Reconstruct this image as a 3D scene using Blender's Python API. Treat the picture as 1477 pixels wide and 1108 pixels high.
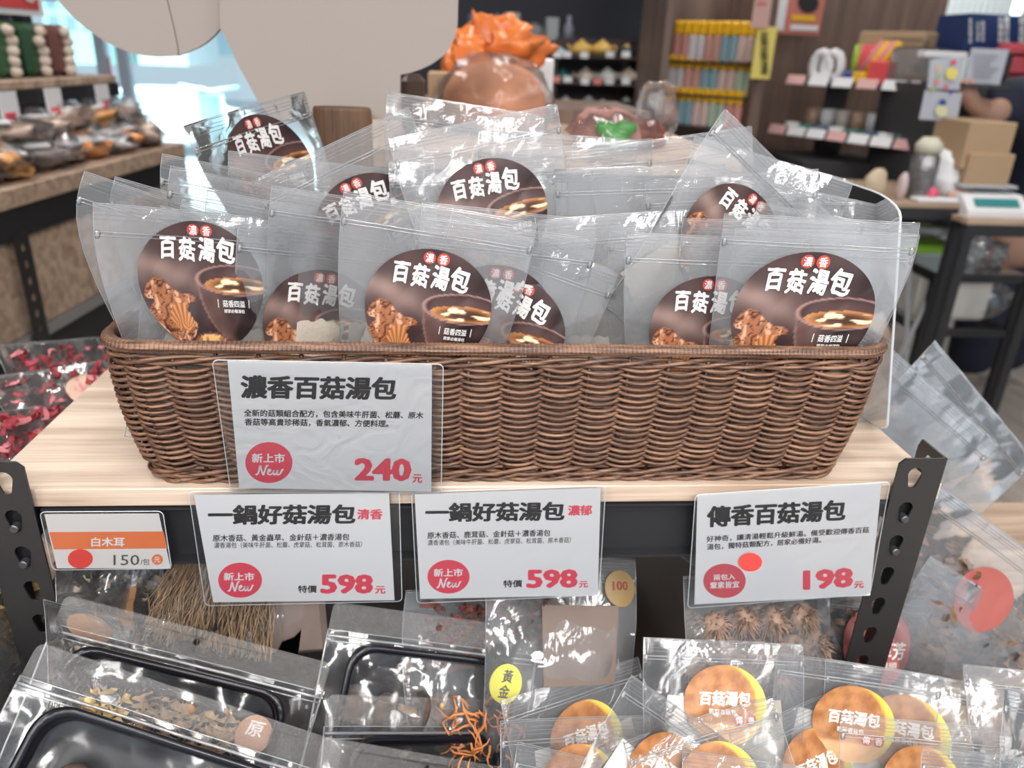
import bpy, math, random
import numpy as np
from mathutils import Vector, Matrix, noise
for _o in list(bpy.data.objects): bpy.data.objects.remove(_o)
S = bpy.context.scene
COL = S.collection
PI = math.pi
rnd = random.Random(7)

# ------------------------------------------------------------------ camera
YAW, PITCH, ROLL, FOC = 0.0932918, 0.4086326, 0.0418616, 1108.08
CAM = Vector((-0.04423, -0.67257, 0.40614))
_f = Vector((math.sin(YAW)*math.cos(PITCH), math.cos(YAW)*math.cos(PITCH), -math.sin(PITCH)))
_r = Vector((math.cos(YAW), -math.sin(YAW), 0)); _u = _r.cross(_f)
RT = _r*math.cos(ROLL) + _u*math.sin(ROLL); UP = RT.cross(_f); FW = _f
cd = bpy.data.cameras.new('camera'); cam = bpy.data.objects.new('camera', cd); COL.objects.link(cam)
cd.sensor_width = 36; cd.lens = FOC/1477*36; cd.clip_start = .02; cd.clip_end = 200
cam.matrix_world = Matrix(((RT.x, UP.x, -FW.x, CAM.x), (RT.y, UP.y, -FW.y, CAM.y), (RT.z, UP.z, -FW.z, CAM.z), (0, 0, 0, 1)))
cd.dof.use_dof = True; cd.dof.focus_distance = .70; cd.dof.aperture_fstop = 4.6
S.camera = cam
# ------------------------------------------------------------------ world, lamps, exposure
S.view_settings.view_transform = 'Standard'; S.view_settings.look = 'None'
S.view_settings.gamma = 1; S.view_settings.use_curve_mapping = False
S.view_settings.exposure = -0.14
S.cycles.transparent_max_bounces = 96
S.cycles.max_bounces = 8
S.cycles.caustics_reflective = False; S.cycles.caustics_refractive = False
W = bpy.data.worlds.new('world'); S.world = W; W.use_nodes = True
_b = W.node_tree.nodes['Background']; _b.inputs[0].default_value = (.80, .90, 1.0, 1); _b.inputs[1].default_value = 0.8

def area(name, loc, size, power, color=(1, .95, .89), rot=(0, 0, 0), size_y=None):
    l = bpy.data.lights.new(name, 'AREA'); l.energy = power; l.color = color; l.size = size
    if size_y: l.shape = 'RECTANGLE'; l.size_y = size_y
    o = bpy.data.objects.new(name, l); o.location = loc; o.rotation_euler = rot; COL.objects.link(o); return o
def spot(name, loc, target, power, angle=60, color=(1, .95, .89), radius=.05):
    l = bpy.data.lights.new(name, 'SPOT'); l.energy = power; l.color = color; l.spot_size = math.radians(angle); l.spot_blend = .6; l.shadow_soft_size = radius
    o = bpy.data.objects.new(name, l); o.location = loc
    o.rotation_euler = (Vector(target)-Vector(loc)).to_track_quat('-Z', 'Y').to_euler(); COL.objects.link(o); return o
# ceiling lamps of the shop (rows of tubes, ceiling 1.62 above the display board) and track spots; the far rear rows are added frontal fill
for i, (x, y) in enumerate([(-1.3, -.9), (.2, -.9), (1.6, -.9), (-1.3, 1.5), (.3, 1.5), (1.9, 1.5), (-.6, 3.6), (1.2, 3.6), (2.9, 3.6)]):
    area('ceiling_and_fill_tube', (x, y, 1.58), .12, 16, (1, .97, .94), (0, 0, 0), 1.1)
for i, (x, y) in enumerate([(-2.2, -2.4), (-.7, -2.4), (.8, -2.4), (2.3, -2.4), (-.7, -3.8), (.8, -3.8)]):
    area('ceiling_and_fill_tube', (x, y, 1.58), .16, 40, (1, .975, .955), (0, 0, 0), 1.3)  # unseen rows behind the camera, added to brighten surfaces that face it
for (x, y, tx, ty, tz, p) in [(-.55, -1.9, -.3, .0, .1, 34), (.45, -2.0, .3, .0, .1, 34), (-.1, -1.2, 0, -.25, -.1, 22), (-.2, .9, .0, .15, .2, 14), (1.1, -1.6, .8, .1, -.1, 22)]:
    spot('track_spotlight', (x, y, 1.5), (tx, ty, tz), p, 60)

# ------------------------------------------------------------------ pixel to point in the place
def ray(px, py):
    return (FW*FOC + RT*(px-738.5) + UP*(554-py)).normalized()
def at(px, py, y=None, z=None, x=None):
    d = ray(px, py)
    if y is not None: t = (y-CAM.y)/d.y
    elif z is not None: t = (z-CAM.z)/d.z
    else: t = (x-CAM.x)/d.x
    return CAM + d*t
def onplane(px, py, p0, n):
    d = ray(px, py); return CAM + d*((p0-CAM).dot(n)/d.dot(n))

# ------------------------------------------------------------------ materials
MATS = {}
def nodes(m):
    m.use_nodes = True; nt = m.node_tree; return nt, nt.nodes, nt.links
def mat(name, col=(.8, .8, .8), rough=.5, metal=0, spec=.5, emit=None, es=1, alpha=1, noise_=None, bump=None, trans=0):
    """noise_=(scale, amount, stretch xyz) varies the colour; bump=(scale, strength)"""
    if name in MATS: return MATS[name]
    m = bpy.data.materials.new(name); nt, N, L = nodes(m); p = N['Principled BSDF']
    p.inputs['Base Color'].default_value = (*col, 1); p.inputs['Roughness'].default_value = rough
    p.inputs['Metallic'].default_value = metal; p.inputs['Specular IOR Level'].default_value = spec
    p.inputs['Alpha'].default_value = alpha
    if emit: p.inputs['Emission Color'].default_value = (*emit, 1); p.inputs['Emission Strength'].default_value = es
    if noise_ or bump:
        tc = N.new('ShaderNodeTexCoord')
    if noise_:
        sc, amt, st = noise_
        mp = N.new('ShaderNodeMapping'); mp.inputs['Scale'].default_value = st
        nz = N.new('ShaderNodeTexNoise'); nz.inputs['Scale'].default_value = sc; nz.inputs['Detail'].default_value = 5
        rp = N.new('ShaderNodeMapRange'); rp.inputs[1].default_value = .3; rp.inputs[2].default_value = .7
        rp.inputs[3].default_value = 1-amt; rp.inputs[4].default_value = 1+amt
        mx = N.new('ShaderNodeVectorMath'); mx.operation = 'SCALE'; mx.inputs[0].default_value = col
        L.new(tc.outputs['Object'], mp.inputs[0]); L.new(mp.outputs[0], nz.inputs[0]); L.new(nz.outputs[0], rp.inputs[0])
        L.new(rp.outputs[0], mx.inputs['Scale']); L.new(mx.outputs[0], p.inputs['Base Color'])
    if bump:
        nz = N.new('ShaderNodeTexNoise'); nz.inputs['Scale'].default_value = bump[0]; nz.inputs['Detail'].default_value = 4
        bp = N.new('ShaderNodeBump'); bp.inputs['Strength'].default_value = bump[1]; bp.inputs['Distance'].default_value = .002
        L.new(tc.outputs['Object'], nz.inputs[0]); L.new(nz.outputs[0], bp.inputs['Height']); L.new(bp.outputs[0], p.inputs['Normal'])
    MATS[name] = m; return m
def film(name, haze=.06, gloss=1.0, rough=.10, tint=(1, 1, 1), bump=(30, .25), hcol=(.93, .96, 1.0), base=.02):
    """thin clear plastic: mostly passes light, milky by `haze`, glossy by Fresnel"""
    if name in MATS: return MATS[name]
    m = bpy.data.materials.new(name); nt, N, L = nodes(m); N.clear()
    out = N.new('ShaderNodeOutputMaterial')
    tr = N.new('ShaderNodeBsdfTransparent'); tr.inputs[0].default_value = (*tint, 1)
    df = N.new('ShaderNodeBsdfDiffuse'); df.inputs[0].default_value = (*hcol, 1)
    tl = N.new('ShaderNodeBsdfTranslucent'); tl.inputs[0].default_value = (*hcol, 1)
    mh = N.new('ShaderNodeMixShader'); mh.inputs[0].default_value = .5
    m1 = N.new('ShaderNodeMixShader'); m1.inputs[0].default_value = haze
    gl = N.new('ShaderNodeBsdfGlossy'); gl.inputs[0].default_value = (1, 1, 1, 1); gl.inputs['Roughness'].default_value = rough
    fr = N.new('ShaderNodeFresnel'); fr.inputs[0].default_value = 1.46
    mu = N.new('ShaderNodeMath'); mu.operation = 'MULTIPLY_ADD'; mu.inputs[1].default_value = gloss; mu.inputs[2].default_value = base; mu.use_clamp = True
    m2 = N.new('ShaderNodeMixShader')
    tc = N.new('ShaderNodeTexCoord'); nz = N.new('ShaderNodeTexNoise'); nz.inputs['Scale'].default_value = bump[0]; nz.inputs['Detail'].default_value = 3
    nz.inputs['Distortion'].default_value = 1.5
    bp = N.new('ShaderNodeBump'); bp.inputs['Strength'].default_value = bump[1]; bp.inputs['Distance'].default_value = .004
    L.new(tc.outputs['Object'], nz.inputs[0]); L.new(nz.outputs[0], bp.inputs['Height'])
    for q in (df, gl, fr, tl): L.new(bp.outputs[0], q.inputs['Normal'])
    L.new(df.outputs[0], mh.inputs[1]); L.new(tl.outputs[0], mh.inputs[2])
    L.new(tr.outputs[0], m1.inputs[1]); L.new(mh.outputs[0], m1.inputs[2])
    L.new(fr.outputs[0], mu.inputs[0]); L.new(mu.outputs[0], m2.inputs[0])
    L.new(m1.outputs[0], m2.inputs[1]); L.new(gl.outputs[0], m2.inputs[2]); L.new(m2.outputs[0], out.inputs[0])
    MATS[name] = m; return m
def wood(name, c1, c2, axis=0, rough=.55, scale=1.0, bump=.15):
    if name in MATS: return MATS[name]
    m = bpy.data.materials.new(name); nt, N, L = nodes(m); p = N['Principled BSDF']; p.inputs['Roughness'].default_value = rough
    tc = N.new('ShaderNodeTexCoord'); mp = N.new('ShaderNodeMapping'); s = [14*scale]*3; s[axis] = 1.1*scale
    mp.inputs['Scale'].default_value = s
    n1 = N.new('ShaderNodeTexNoise'); n1.inputs['Scale'].default_value = 2.2; n1.inputs['Detail'].default_value = 7; n1.inputs['Distortion'].default_value = .6
    mp2 = N.new('ShaderNodeMapping'); s2 = [160*scale]*3; s2[axis] = 4*scale; mp2.inputs['Scale'].default_value = s2
    n2 = N.new('ShaderNodeTexNoise'); n2.inputs['Scale'].default_value = 2; n2.inputs['Detail'].default_value = 3
    ad = N.new('ShaderNodeMath'); ad.operation = 'MULTIPLY_ADD'; ad.inputs[1].default_value = .45; 
    cr = N.new('ShaderNodeValToRGB'); cr.color_ramp.elements[0].position = .48; cr.color_ramp.elements[1].position = .95
    cr.color_ramp.elements[0].color = (*c1, 1); cr.color_ramp.elements[1].color = (*c2, 1)
    L.new(tc.outputs['Object'], mp.inputs[0]); L.new(tc.outputs['Object'], mp2.inputs[0]); L.new(mp.outputs[0], n1.inputs[0]); L.new(mp2.outputs[0], n2.inputs[0])
    L.new(n2.outputs[0], ad.inputs[0]); L.new(n1.outputs[0], ad.inputs[2]); L.new(ad.outputs[0], cr.inputs[0]); L.new(cr.outputs[0], p.inputs['Base Color'])
    bp = N.new('ShaderNodeBump'); bp.inputs['Strength'].default_value = bump; bp.inputs['Distance'].default_value = .001
    L.new(n2.outputs[0], bp.inputs['Height']); L.new(bp.outputs[0], p.inputs['Normal'])
    MATS[name] = m; return m
def vcol(name, rough=.45, spec=.4, bump=None):
    """printed matter: colours come from the flat print's own per-face attribute 'ink'"""
    if name in MATS: return MATS[name]
    m = bpy.data.materials.new(name); nt, N, L = nodes(m); p = N['Principled BSDF']; p.inputs['Roughness'].default_value = rough
    p.inputs['Specular IOR Level'].default_value = spec
    a = N.new('ShaderNodeAttribute'); a.attribute_name = 'ink'; L.new(a.outputs['Color'], p.inputs['Base Color'])
    MATS[name] = m; return m

# ------------------------------------------------------------------ object helpers
def tag(o, label=None, cat=None, group=None, kind=None):
    if label: o['label'] = label
    if cat: o['category'] = cat
    if group: o['group'] = group
    if kind: o['kind'] = kind
    return o
def thing(name, label, cat, loc=(0, 0, 0), group=None, rot=(0, 0, 0)):
    o = bpy.data.objects.new(name, None); COL.objects.link(o); o.location = loc; o.rotation_euler = rot; o.empty_display_size = .05
    return tag(o, label, cat, group)
def origin(p):
    v = Vector((0, 0, 0))
    while p is not None: v += p.location; p = p.parent
    return v
class MB:
    """collects shapes; build() links them as one mesh"""
    def __init__(s): s.v = []; s.f = []; s.m = []; s.c = []; s.mi = 0; s.ink = None
    def add(s, vs, fs, mi=None, ink=None):
        n = len(s.v); s.v += [tuple(v) for v in vs]; s.f += [tuple(i+n for i in f) for f in fs]
        s.m += [s.mi if mi is None else mi]*len(fs); s.c += [ink or s.ink or (1, 1, 1)]*len(fs); return s
    def box(s, c, d, rz=0, mi=None, R=None, ink=None, bev=0):
        hx, hy, hz = d[0]/2, d[1]/2, d[2]/2
        if bev:
            b = min(bev, hx*.9, hy*.9, hz*.9); V = []; F = []
            for sx in (-1, 1):
                for sy in (-1, 1):
                    for sz in (-1, 1):
                        V += [(sx*hx, sy*(hy-b), sz*(hz-b)), (sx*(hx-b), sy*hy, sz*(hz-b)), (sx*(hx-b), sy*(hy-b), sz*hz)]
            ix = lambda a, b_, c_, k: ((a*2+b_)*2+c_)*3+k
            for a in (0, 1):
                F.append([ix(a, 0, 0, 0), ix(a, 1, 0, 0), ix(a, 1, 1, 0), ix(a, 0, 1, 0)][::(1 if a else -1)])
                F.append([ix(0, a, 0, 1), ix(0, a, 1, 1), ix(1, a, 1, 1), ix(1, a, 0, 1)][::(1 if a else -1)])
                F.append([ix(0, 0, a, 2), ix(1, 0, a, 2), ix(1, 1, a, 2), ix(0, 1, a, 2)][::(1 if a else -1)])
            for a in (0, 1):
                for b_ in (0, 1):
                    F.append([ix(a, b_, 0, 0), ix(a, b_, 0, 1), ix(a, b_, 1, 1), ix(a, b_, 1, 0)])
                    F.append([ix(a, 0, b_, 0), ix(a, 0, b_, 2), ix(a, 1, b_, 2), ix(a, 1, b_, 0)])
                    F.append([ix(0, a, b_, 1), ix(0, a, b_, 2), ix(1, a, b_, 2), ix(1, a, b_, 1)])
                    for c_ in (0, 1): F.append([ix(a, b_, c_, 0), ix(a, b_, c_, 1), ix(a, b_, c_, 2)])
        else:
            V = [(x*hx, y*hy, z*hz) for x in (-1, 1) for y in (-1, 1) for z in (-1, 1)]
            F = [(0, 1, 3, 2), (4, 6, 7, 5), (0, 4, 5, 1), (2, 3, 7, 6), (0, 2, 6, 4), (1, 5, 7, 3)]
        M = R if R is not None else Matrix.Rotation(rz, 3, 'Z'); c = Vector(c)
        return s.add([M @ Vector(v) + c for v in V], F, mi, ink)
    def tube(s, pts, r, n=6, mi=None, closed=False, cap=True, ink=None):
        pts = [Vector(p) for p in pts]; N = len(pts); V = []; F = []; up = Vector((0, 0, 1)); prev = None
        for i, p in enumerate(pts):
            a = pts[(i-1) % N] if (i or closed) else p; b = pts[(i+1) % N] if (i < N-1 or closed) else p
            t = (b-a).normalized() if (b-a).length > 1e-9 else Vector((0, 0, 1))
            if prev is None:
                q = up if abs(t.dot(up)) < .95 else Vector((1, 0, 0)); x = t.cross(q).normalized()
            else:
                x = (prev - t*prev.dot(t)); x = x.normalized() if x.length > 1e-6 else prev
            prev = x; y = t.cross(x); rr = r[i] if isinstance(r, (list, tuple)) else r
            for k in range(n):
                an = 2*PI*k/n; V.append(p + x*math.cos(an)*rr + y*math.sin(an)*rr)
        for i in range(N if closed else N-1):
            j = (i+1) % N
            for k in range(n): F.append((i*n+k, i*n+(k+1) % n, j*n+(k+1) % n, j*n+k))
        if cap and not closed: F.append(tuple(range(n))[::-1]); F.append(tuple((N-1)*n+k for k in range(n)))
        return s.add(V, F, mi, ink)
    def lathe(s, c, prof, n=20, mi=None, R=None, ink=None, sx=1, sy=1):
        V = []; F = []; c = Vector(c); M = R or Matrix.Identity(3)
        for r, z in prof:
            for k in range(n): V.append(M @ Vector((r*math.cos(2*PI*k/n)*sx, r*math.sin(2*PI*k/n)*sy, z)) + c)
        for i in range(len(prof)-1):
            for k in range(n): F.append((i*n+k, i*n+(k+1) % n, (i+1)*n+(k+1) % n, (i+1)*n+k))
        F.append(tuple(range(n))[::-1]); F.append(tuple((len(prof)-1)*n+k for k in range(n)))
        return s.add(V, F, mi, ink)
    def quad(s, a, b, c, d, mi=None, ink=None): return s.add([a, b, c, d], [(0, 1, 2, 3)], mi, ink)
    def poly(s, pts, mi=None, ink=None): return s.add(pts, [tuple(range(len(pts)))], mi, ink)
    def prism(s, pts, ext, mi=None, ink=None):
        n = len(pts); e = Vector(ext); V = [Vector(p) for p in pts]; V += [p+e for p in V]
        return s.add(V, [tuple(range(n)), tuple(range(2*n-1, n-1, -1))]+[(i, n+i, n+(i+1) % n, (i+1) % n) for i in range(n)], mi, ink)
    def blob(s, c, d, seed=0, rough=.2, nu=10, nv=7, mi=None, ink=None, R=None, fr=1.6):
        V = []; F = []; c = Vector(c)
        M = R or Matrix.Identity(3)
        for j in range(nv+1):
            th = PI*j/nv
            for i in range(nu):
                ph = 2*PI*i/nu; p = Vector((math.sin(th)*math.cos(ph), math.sin(th)*math.sin(ph), math.cos(th)))
                k = 1 + rough*noise.noise(p*fr + Vector((seed*3.1, seed*1.7, seed)))*1.6
                V.append(M @ Vector((p.x*d[0]*k/2, p.y*d[1]*k/2, p.z*d[2]*k/2)) + c)
        for j in range(nv):
            for i in range(nu): F.append((j*nu+i, (j+1)*nu+i, (j+1)*nu+(i+1) % nu, j*nu+(i+1) % nu))
        return s.add(V, F, mi, ink)
    def mesh(s, name, mats, smooth=False, off=(0, 0, 0)):
        me = bpy.data.meshes.new(name); o = Vector(off)
        me.from_pydata([(v[0]-o.x, v[1]-o.y, v[2]-o.z) for v in s.v], [], s.f)
        for m in (mats if isinstance(mats, (list, tuple)) else [mats]): me.materials.append(m)
        if any(s.m): me.polygons.foreach_set('material_index', s.m)
        if any(c != (1, 1, 1) for c in s.c):
            ca = me.color_attributes.new('ink', 'FLOAT_COLOR', 'CORNER'); arr = []
            for f, c in zip(s.f, s.c): arr += [*c, 1.0]*len(f)
            ca.data.foreach_set('color', arr)
        if smooth: me.polygons.foreach_set('use_smooth', [True]*len(me.polygons))
        me.update(); return me
    def build(s, name, mats, parent=None, smooth=False, local=False, loc=None):
        off = (0, 0, 0) if local else (Vector(loc) if (loc is not None and parent is None) else origin(parent))
        o = bpy.data.objects.new(name, s.mesh(name, mats, smooth, off)); COL.objects.link(o)
        if parent: o.parent = parent
        elif loc is not None: o.location = loc
        return o
def struct(name, mb, m, parent=None, smooth=False):
    o = mb.build(name, m, parent, smooth)
    if parent is None: o['kind'] = 'structure'
    return o
def copy_tree(o, parent=None):
    c = o.copy(); COL.objects.link(c); c.parent = parent
    for ch in [x for x in KIDS.get(o.name, [])]: copy_tree(ch, c)
    return c
KIDS = {}
def index_tree(o):
    KIDS[o.name] = list(o.children)
    for ch in o.children: index_tree(ch)

# ------------------------------------------------------------------ lettering
_TX = {}
def glyphs(body, bold=0.0, shear=0.0, space=1.0):
    """outlines of the words in a unit box; weight comes from overprinting, shifted a little each way"""
    key = (body, bold, shear, space)
    if key in _TX: return _TX[key]
    c = bpy.data.curves.new('lettering', 'FONT'); c.body = body; c.shear = shear; c.space_character = space
    c.resolution_u = 2
    o = bpy.data.objects.new('lettering', c); COL.objects.link(o)
    dg = bpy.context.evaluated_depsgraph_get(); me = bpy.data.meshes.new_from_object(o.evaluated_get(dg))
    v = np.array([tuple(x.co)[:2] for x in me.vertices]) if len(me.vertices) else np.zeros((1, 2)); f = [tuple(p.vertices) for p in me.polygons]
    bpy.data.objects.remove(o); bpy.data.curves.remove(c); bpy.data.meshes.remove(me)
    lay = np.zeros(len(v))
    if bold > .004:
        sh = [(1, 0), (-1, 0), (0, .7), (0, -.7)] + ([(.75, .55), (-.75, .55), (.75, -.55), (-.75, -.55)] if bold > .018 else [])
        if bold > .035: sh.append((0, 0))
        n = len(v); lay = np.repeat(np.arange(len(sh))*2.5e-5, n); v = np.concatenate([v + np.array(d)*bold for d in sh]); f = [tuple(i+k*n for i in q) for k in range(len(sh)) for q in f]
    lo = v.min(0); hi = v.max(0); v = (v-lo)/np.maximum(hi-lo, 1e-6)
    _TX[key] = (np.column_stack([v, lay]), f, (hi-lo)); return _TX[key]     # third column: each overprint lies a hair above the last
def lettering(parent, body, BL, BR, TL, P0, n, m, bold=.02, shear=0, lift=.0006, name='lettering', space=1.0):
    """lays words on a flat card: the words' box has its corners where three photo pixels meet the card's plane"""
    v, f, d = glyphs(body, bold, shear, space)
    a, b, c = (onplane(*q, P0, n) for q in (BL, BR, TL)); e = n*lift
    mb = MB(); mb.add([a + (b-a)*x + (c-a)*y + e + n*l for x, y, l in v], f)
    return mb.build(name, m, parent)
def disc_on(parent, c, rx, ry, P0, n, m, lift=.0004, name='dot'):
    o = onplane(*c, P0, n); a = onplane(c[0]+rx, c[1], P0, n)-o; b = onplane(c[0], c[1]-ry, P0, n)-o
    mb = MB(); mb.poly([o + a*math.cos(t*PI/18) + b*math.sin(t*PI/18) + n*lift for t in range(36)])
    return mb.build(name, m, parent)
def rrect(w, h, r, n=4):
    P = []
    for cx, cy, a0 in ((w-r, h-r, 0), (r, h-r, 90), (r, r, 180), (w-r, r, 270)):
        for k in range(n+1):
            a = math.radians(a0+90*k/n); P.append((cx+r*math.cos(a), cy+r*math.sin(a)))
    return P
# ------------------------------------------------------------------ materials in use
M_oak = wood('oak laminate', (.40, .28, .20), (.76, .62, .50), 0, .5)
M_oakd = wood('brown oak laminate', (.27, .175, .12), (.58, .43, .32), 0, .55)
M_black = mat('black steel', (.018, .018, .02), .42, bump=(900, .15))
M_post = mat('black post steel', (.022, .021, .021), .36, bump=(1400, .2))
M_paper = mat('card paper', (.80, .80, .82), .65)
M_ink = mat('black ink', (.012, .012, .014), .6)
M_red = mat('red print', (.80, .075, .12), .5)
M_dot = mat('bright red sticker', (.88, .06, .05), .45)
M_white = mat('white print', (.85, .85, .87), .5)
M_orange = mat('orange print', (.86, .20, .06), .5)
M_sleeve = film('card sleeve', .008, 1.0, .12, bump=(25, .1), base=.0)
M_edge = mat('clear plastic edge', (.86, .92, .97), .25, alpha=.55, spec=.8)

# ------------------------------------------------------------------ floor and shell (eye level is 1.5 above the floor)
FL = -1.10
mb = MB(); mb.box((1, 2.4, FL-.03), (9, 9, .04)); struct('floor', mb, mat('floor base', (.30, .26, .22), .4))
CEIL = 1.62
mb = MB(); mb.box((1, 2.4, CEIL+.03), (9, 9, .04)); struct('ceiling', mb, mat('ceiling paint', (.35, .34, .33), .8))

# ------------------------------------------------------------------ the shelf rack
rack = thing('shelf_rack', 'black slotted steel rack with a pale oak shelf board carrying the wicker basket', 'shelf rack', (0, .2, -.3))
mb = MB(); mb.box((-.00325, .2105, -.010), (.9765, .421, .020), bev=.0012); mb.build('shelf_board', M_oak, rack)
mb = MB(); mb.box((-.003, .012, -.055), (.87, .0025, .066)); mb.box((-.003, .005, -.0865), (.87, .014, .003)); mb.box((-.003, .004, -.0225), (.87, .012, .002))
mb.build('front_beam', M_black, rack)
def keyhole(cx, cz, R=.0078, r=.0046, dz=.0125):
    P = []
    for k in range(13): a = math.radians(-20+220*k/12); P.append((cx+R*math.cos(a), cz+R*math.sin(a)))
    for k in range(9): a = math.radians(190+160*k/8); P.append((cx+r*math.cos(a), cz-dz+r*math.sin(a)))
    return P
def plate(outline, holes, th, place, name, m, parent):
    """flat steel with real holes: a filled 2D curve turned into a mesh"""
    c = bpy.data.curves.new(name, 'CURVE'); c.dimensions = '2D'; c.fill_mode = 'BOTH'; c.extrude = th/2
    for P in [outline]+holes:
        s = c.splines.new('POLY'); s.points.add(len(P)-1); s.use_cyclic_u = True
        for q, (x, y) in zip(s.points, P): q.co = (x, y, 0, 1)
    o = bpy.data.objects.new(name, c); COL.objects.link(o)
    dg = bpy.context.evaluated_depsgraph_get(); me = bpy.data.meshes.new_from_object(o.evaluated_get(dg)); bpy.data.objects.remove(o)
    mb = MB(); mb.add([place(v.co) for v in me.vertices], [tuple(p.vertices) for p in me.polygons]); bpy.data.meshes.remove(me)
    return mb.build(name, m, parent)
zs = [.016-.042*k for k in range(7)]
for sg in (-1, 1):
    up = thing('post', None, None, (0, 0, 0)); up.parent = rack; up.location = (0, 0, 0)
    xi, xo = (.4255, .4765) if sg > 0 else (-.4405, -.4915)
    zt = .0345; zb = -.40
    fr = lambda x: xi + (xo-xi)*x        # 0 inner .. 1 outer
    out = [(fr(0), zb), (fr(1), zb), (fr(1), zt), (fr(.13), zt), (fr(.10), zt-.001), (fr(0), zt-.006)]
    if sg < 0: out = out[::-1]
    up_o = origin(up)
    f = plate(out, [keyhole(fr(.40), z) for z in zs], .0022, lambda v: Vector((v.x, -.0065-v.z, v.y)), 'front_flange', M_post, up)
    out2 = [(-.0075, zb), (.040, zb), (.040, zt-.010), (.036, zt), (-.0075, zt)]
    plate(out2, [keyhole(.018, z) for z in zs], .0022, lambda v, X=xo-sg*.0011: Vector((X+v.z, v.x, v.y)), 'side_flange', M_post, up)
    for z in zs[1:3]:
        rv = MB(); rv.lathe((fr(.40)-.0, -.0068, z-.0115), [(0, .006), (.0035, .006), (.0046, .005), (.0046, -.002)], 14, R=Matrix.Rotation(PI/2, 3, 'X'))
        rv.build('rivet', mat('rivet steel', (.10, .10, .11), .3, .7), up, smooth=False)
    pl = MB(); pl.box((fr(.45), .003, -.055), (.034, .002, .085)); pl.build('beam_connector', M_black, up)
    # rear post
    rp = MB(); rp.box(((fr(0)+fr(1))/2, .428, -.2), (.05, .002, .46)); rp.box((xo-sg*.001, .41, -.2), (.002, .036, .46)); rp.build('rear_post', M_post, rack)
mb = MB(); mb.box((-.003, .415, -.055), (.87, .003, .066)); mb.build('rear_beam', M_black, rack)
for sg in (-1, 1):
    mb = MB(); mb.box((sg*.474, .21, -.055), (.003, .37, .06)); mb.build('side_beam', M_black, rack)

# ------------------------------------------------------------------ wicker basket
BK = (-.338, .373, .014, .262)   # foot: x0, x1, y0, y1
BH = .150
def bloop(z, n, grow=0.0):
    """n points and outward normals round the basket at height z (flares and rounds its corners)"""
    t = z/BH; e = .016*t + .004*math.sin(PI*t) + grow
    x0, x1, y0, y1 = BK[0]-e*1.1, BK[1]+e*1.1, BK[2]-e, BK[3]+e; r = .034+grow
    w, h = x1-x0, y1-y0; seg = [(w-2*r), PI*r/2, (h-2*r), PI*r/2]*2; res = []
    ref = [.655, .056, .20, .056]*2; tot = sum(ref)      # the same share of the points on each side at every height: stakes stand upright
    for i in range(n):
        d = (i+.5)/n*tot; k = 0
        while d > ref[k]: d -= ref[k]; k += 1
        d *= seg[k]/ref[k]
        if k == 0: p = (x0+r+d, y0); nn = (0, -1)
        elif k == 2: p = (x1, y0+r+d); nn = (1, 0)
        elif k == 4: p = (x1-r-d, y1); nn = (0, 1)
        elif k == 6: p = (x0, y1-r-d); nn = (-1, 0)
        else:
            c, a0 = {1: ((x1-r, y0+r), -90), 3: ((x1-r, y1-r), 0), 5: ((x0+r, y1-r), 90), 7: ((x0+r, y0+r), 180)}[k]
            a = math.radians(a0)+d/r; p = (c[0]+r*math.cos(a), c[1]+r*math.sin(a)); nn = (math.cos(a), math.sin(a))
        res.append((Vector((p[0], p[1], z)), Vector((nn[0], nn[1], 0))))
    return res
def wicker(name, dark=1.0):
    m = bpy.data.materials.new(name); nt, N, L = nodes(m); p = N['Principled BSDF']; p.inputs['Roughness'].default_value = .42; p.inputs['Specular IOR Level'].default_value = .45
    tc = N.new('ShaderNodeTexCoord'); mp = N.new('ShaderNodeMapping'); mp.inputs['Scale'].default_value = (9, 9, 260)
    nz = N.new('ShaderNodeTexNoise'); nz.inputs['Scale'].default_value = 1.6; nz.inputs['Detail'].default_value = 4
    mp2 = N.new('ShaderNodeMapping'); mp2.inputs['Scale'].default_value = (60, 60, 900); n2 = N.new('ShaderNodeTexNoise'); n2.inputs['Scale'].default_value = 2
    ad = N.new('ShaderNodeMath'); ad.operation = 'MULTIPLY_ADD'; ad.inputs[1].default_value = .35
    cr = N.new('ShaderNodeValToRGB'); e = cr.color_ramp.elements; e[0].position = .44; e[0].color = (.030*dark, .014*dark, .009*dark, 1); e[1].position = .86; e[1].color = (.31*dark, .168*dark, .100*dark, 1)
    q = e.new(.63); q.color = (.105*dark, .050*dark, .031*dark, 1)
    L.new(tc.outputs['Object'], mp.inputs[0]); L.new(mp.outputs[0], nz.inputs[0]); L.new(tc.outputs['Object'], mp2.inputs[0]); L.new(mp2.outputs[0], n2.inputs[0])
    L.new(n2.outputs[0], ad.inputs[0]); L.new(nz.outputs[0], ad.inputs[2]); L.new(ad.outputs[0], cr.inputs[0]); L.new(cr.outputs[0], p.inputs['Base Color'])
    bp = N.new('ShaderNodeBump'); bp.inputs['Strength'].default_value = .3; bp.inputs['Distance'].default_value = .0006; L.new(n2.outputs[0], bp.inputs['Height']); L.new(bp.outputs[0], p.inputs['Normal'])
    return m
M_wick = wicker('wicker'); M_wickd = wicker('dark wicker', .5)
basket = thing('wicker_basket', 'long rectangular brown wicker basket standing on the oak shelf board, full of clear soup bags', 'basket', (.017, .138, 0))
NS = 52; PER = 8
rows = 35; z0, z1 = .021, .131
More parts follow.
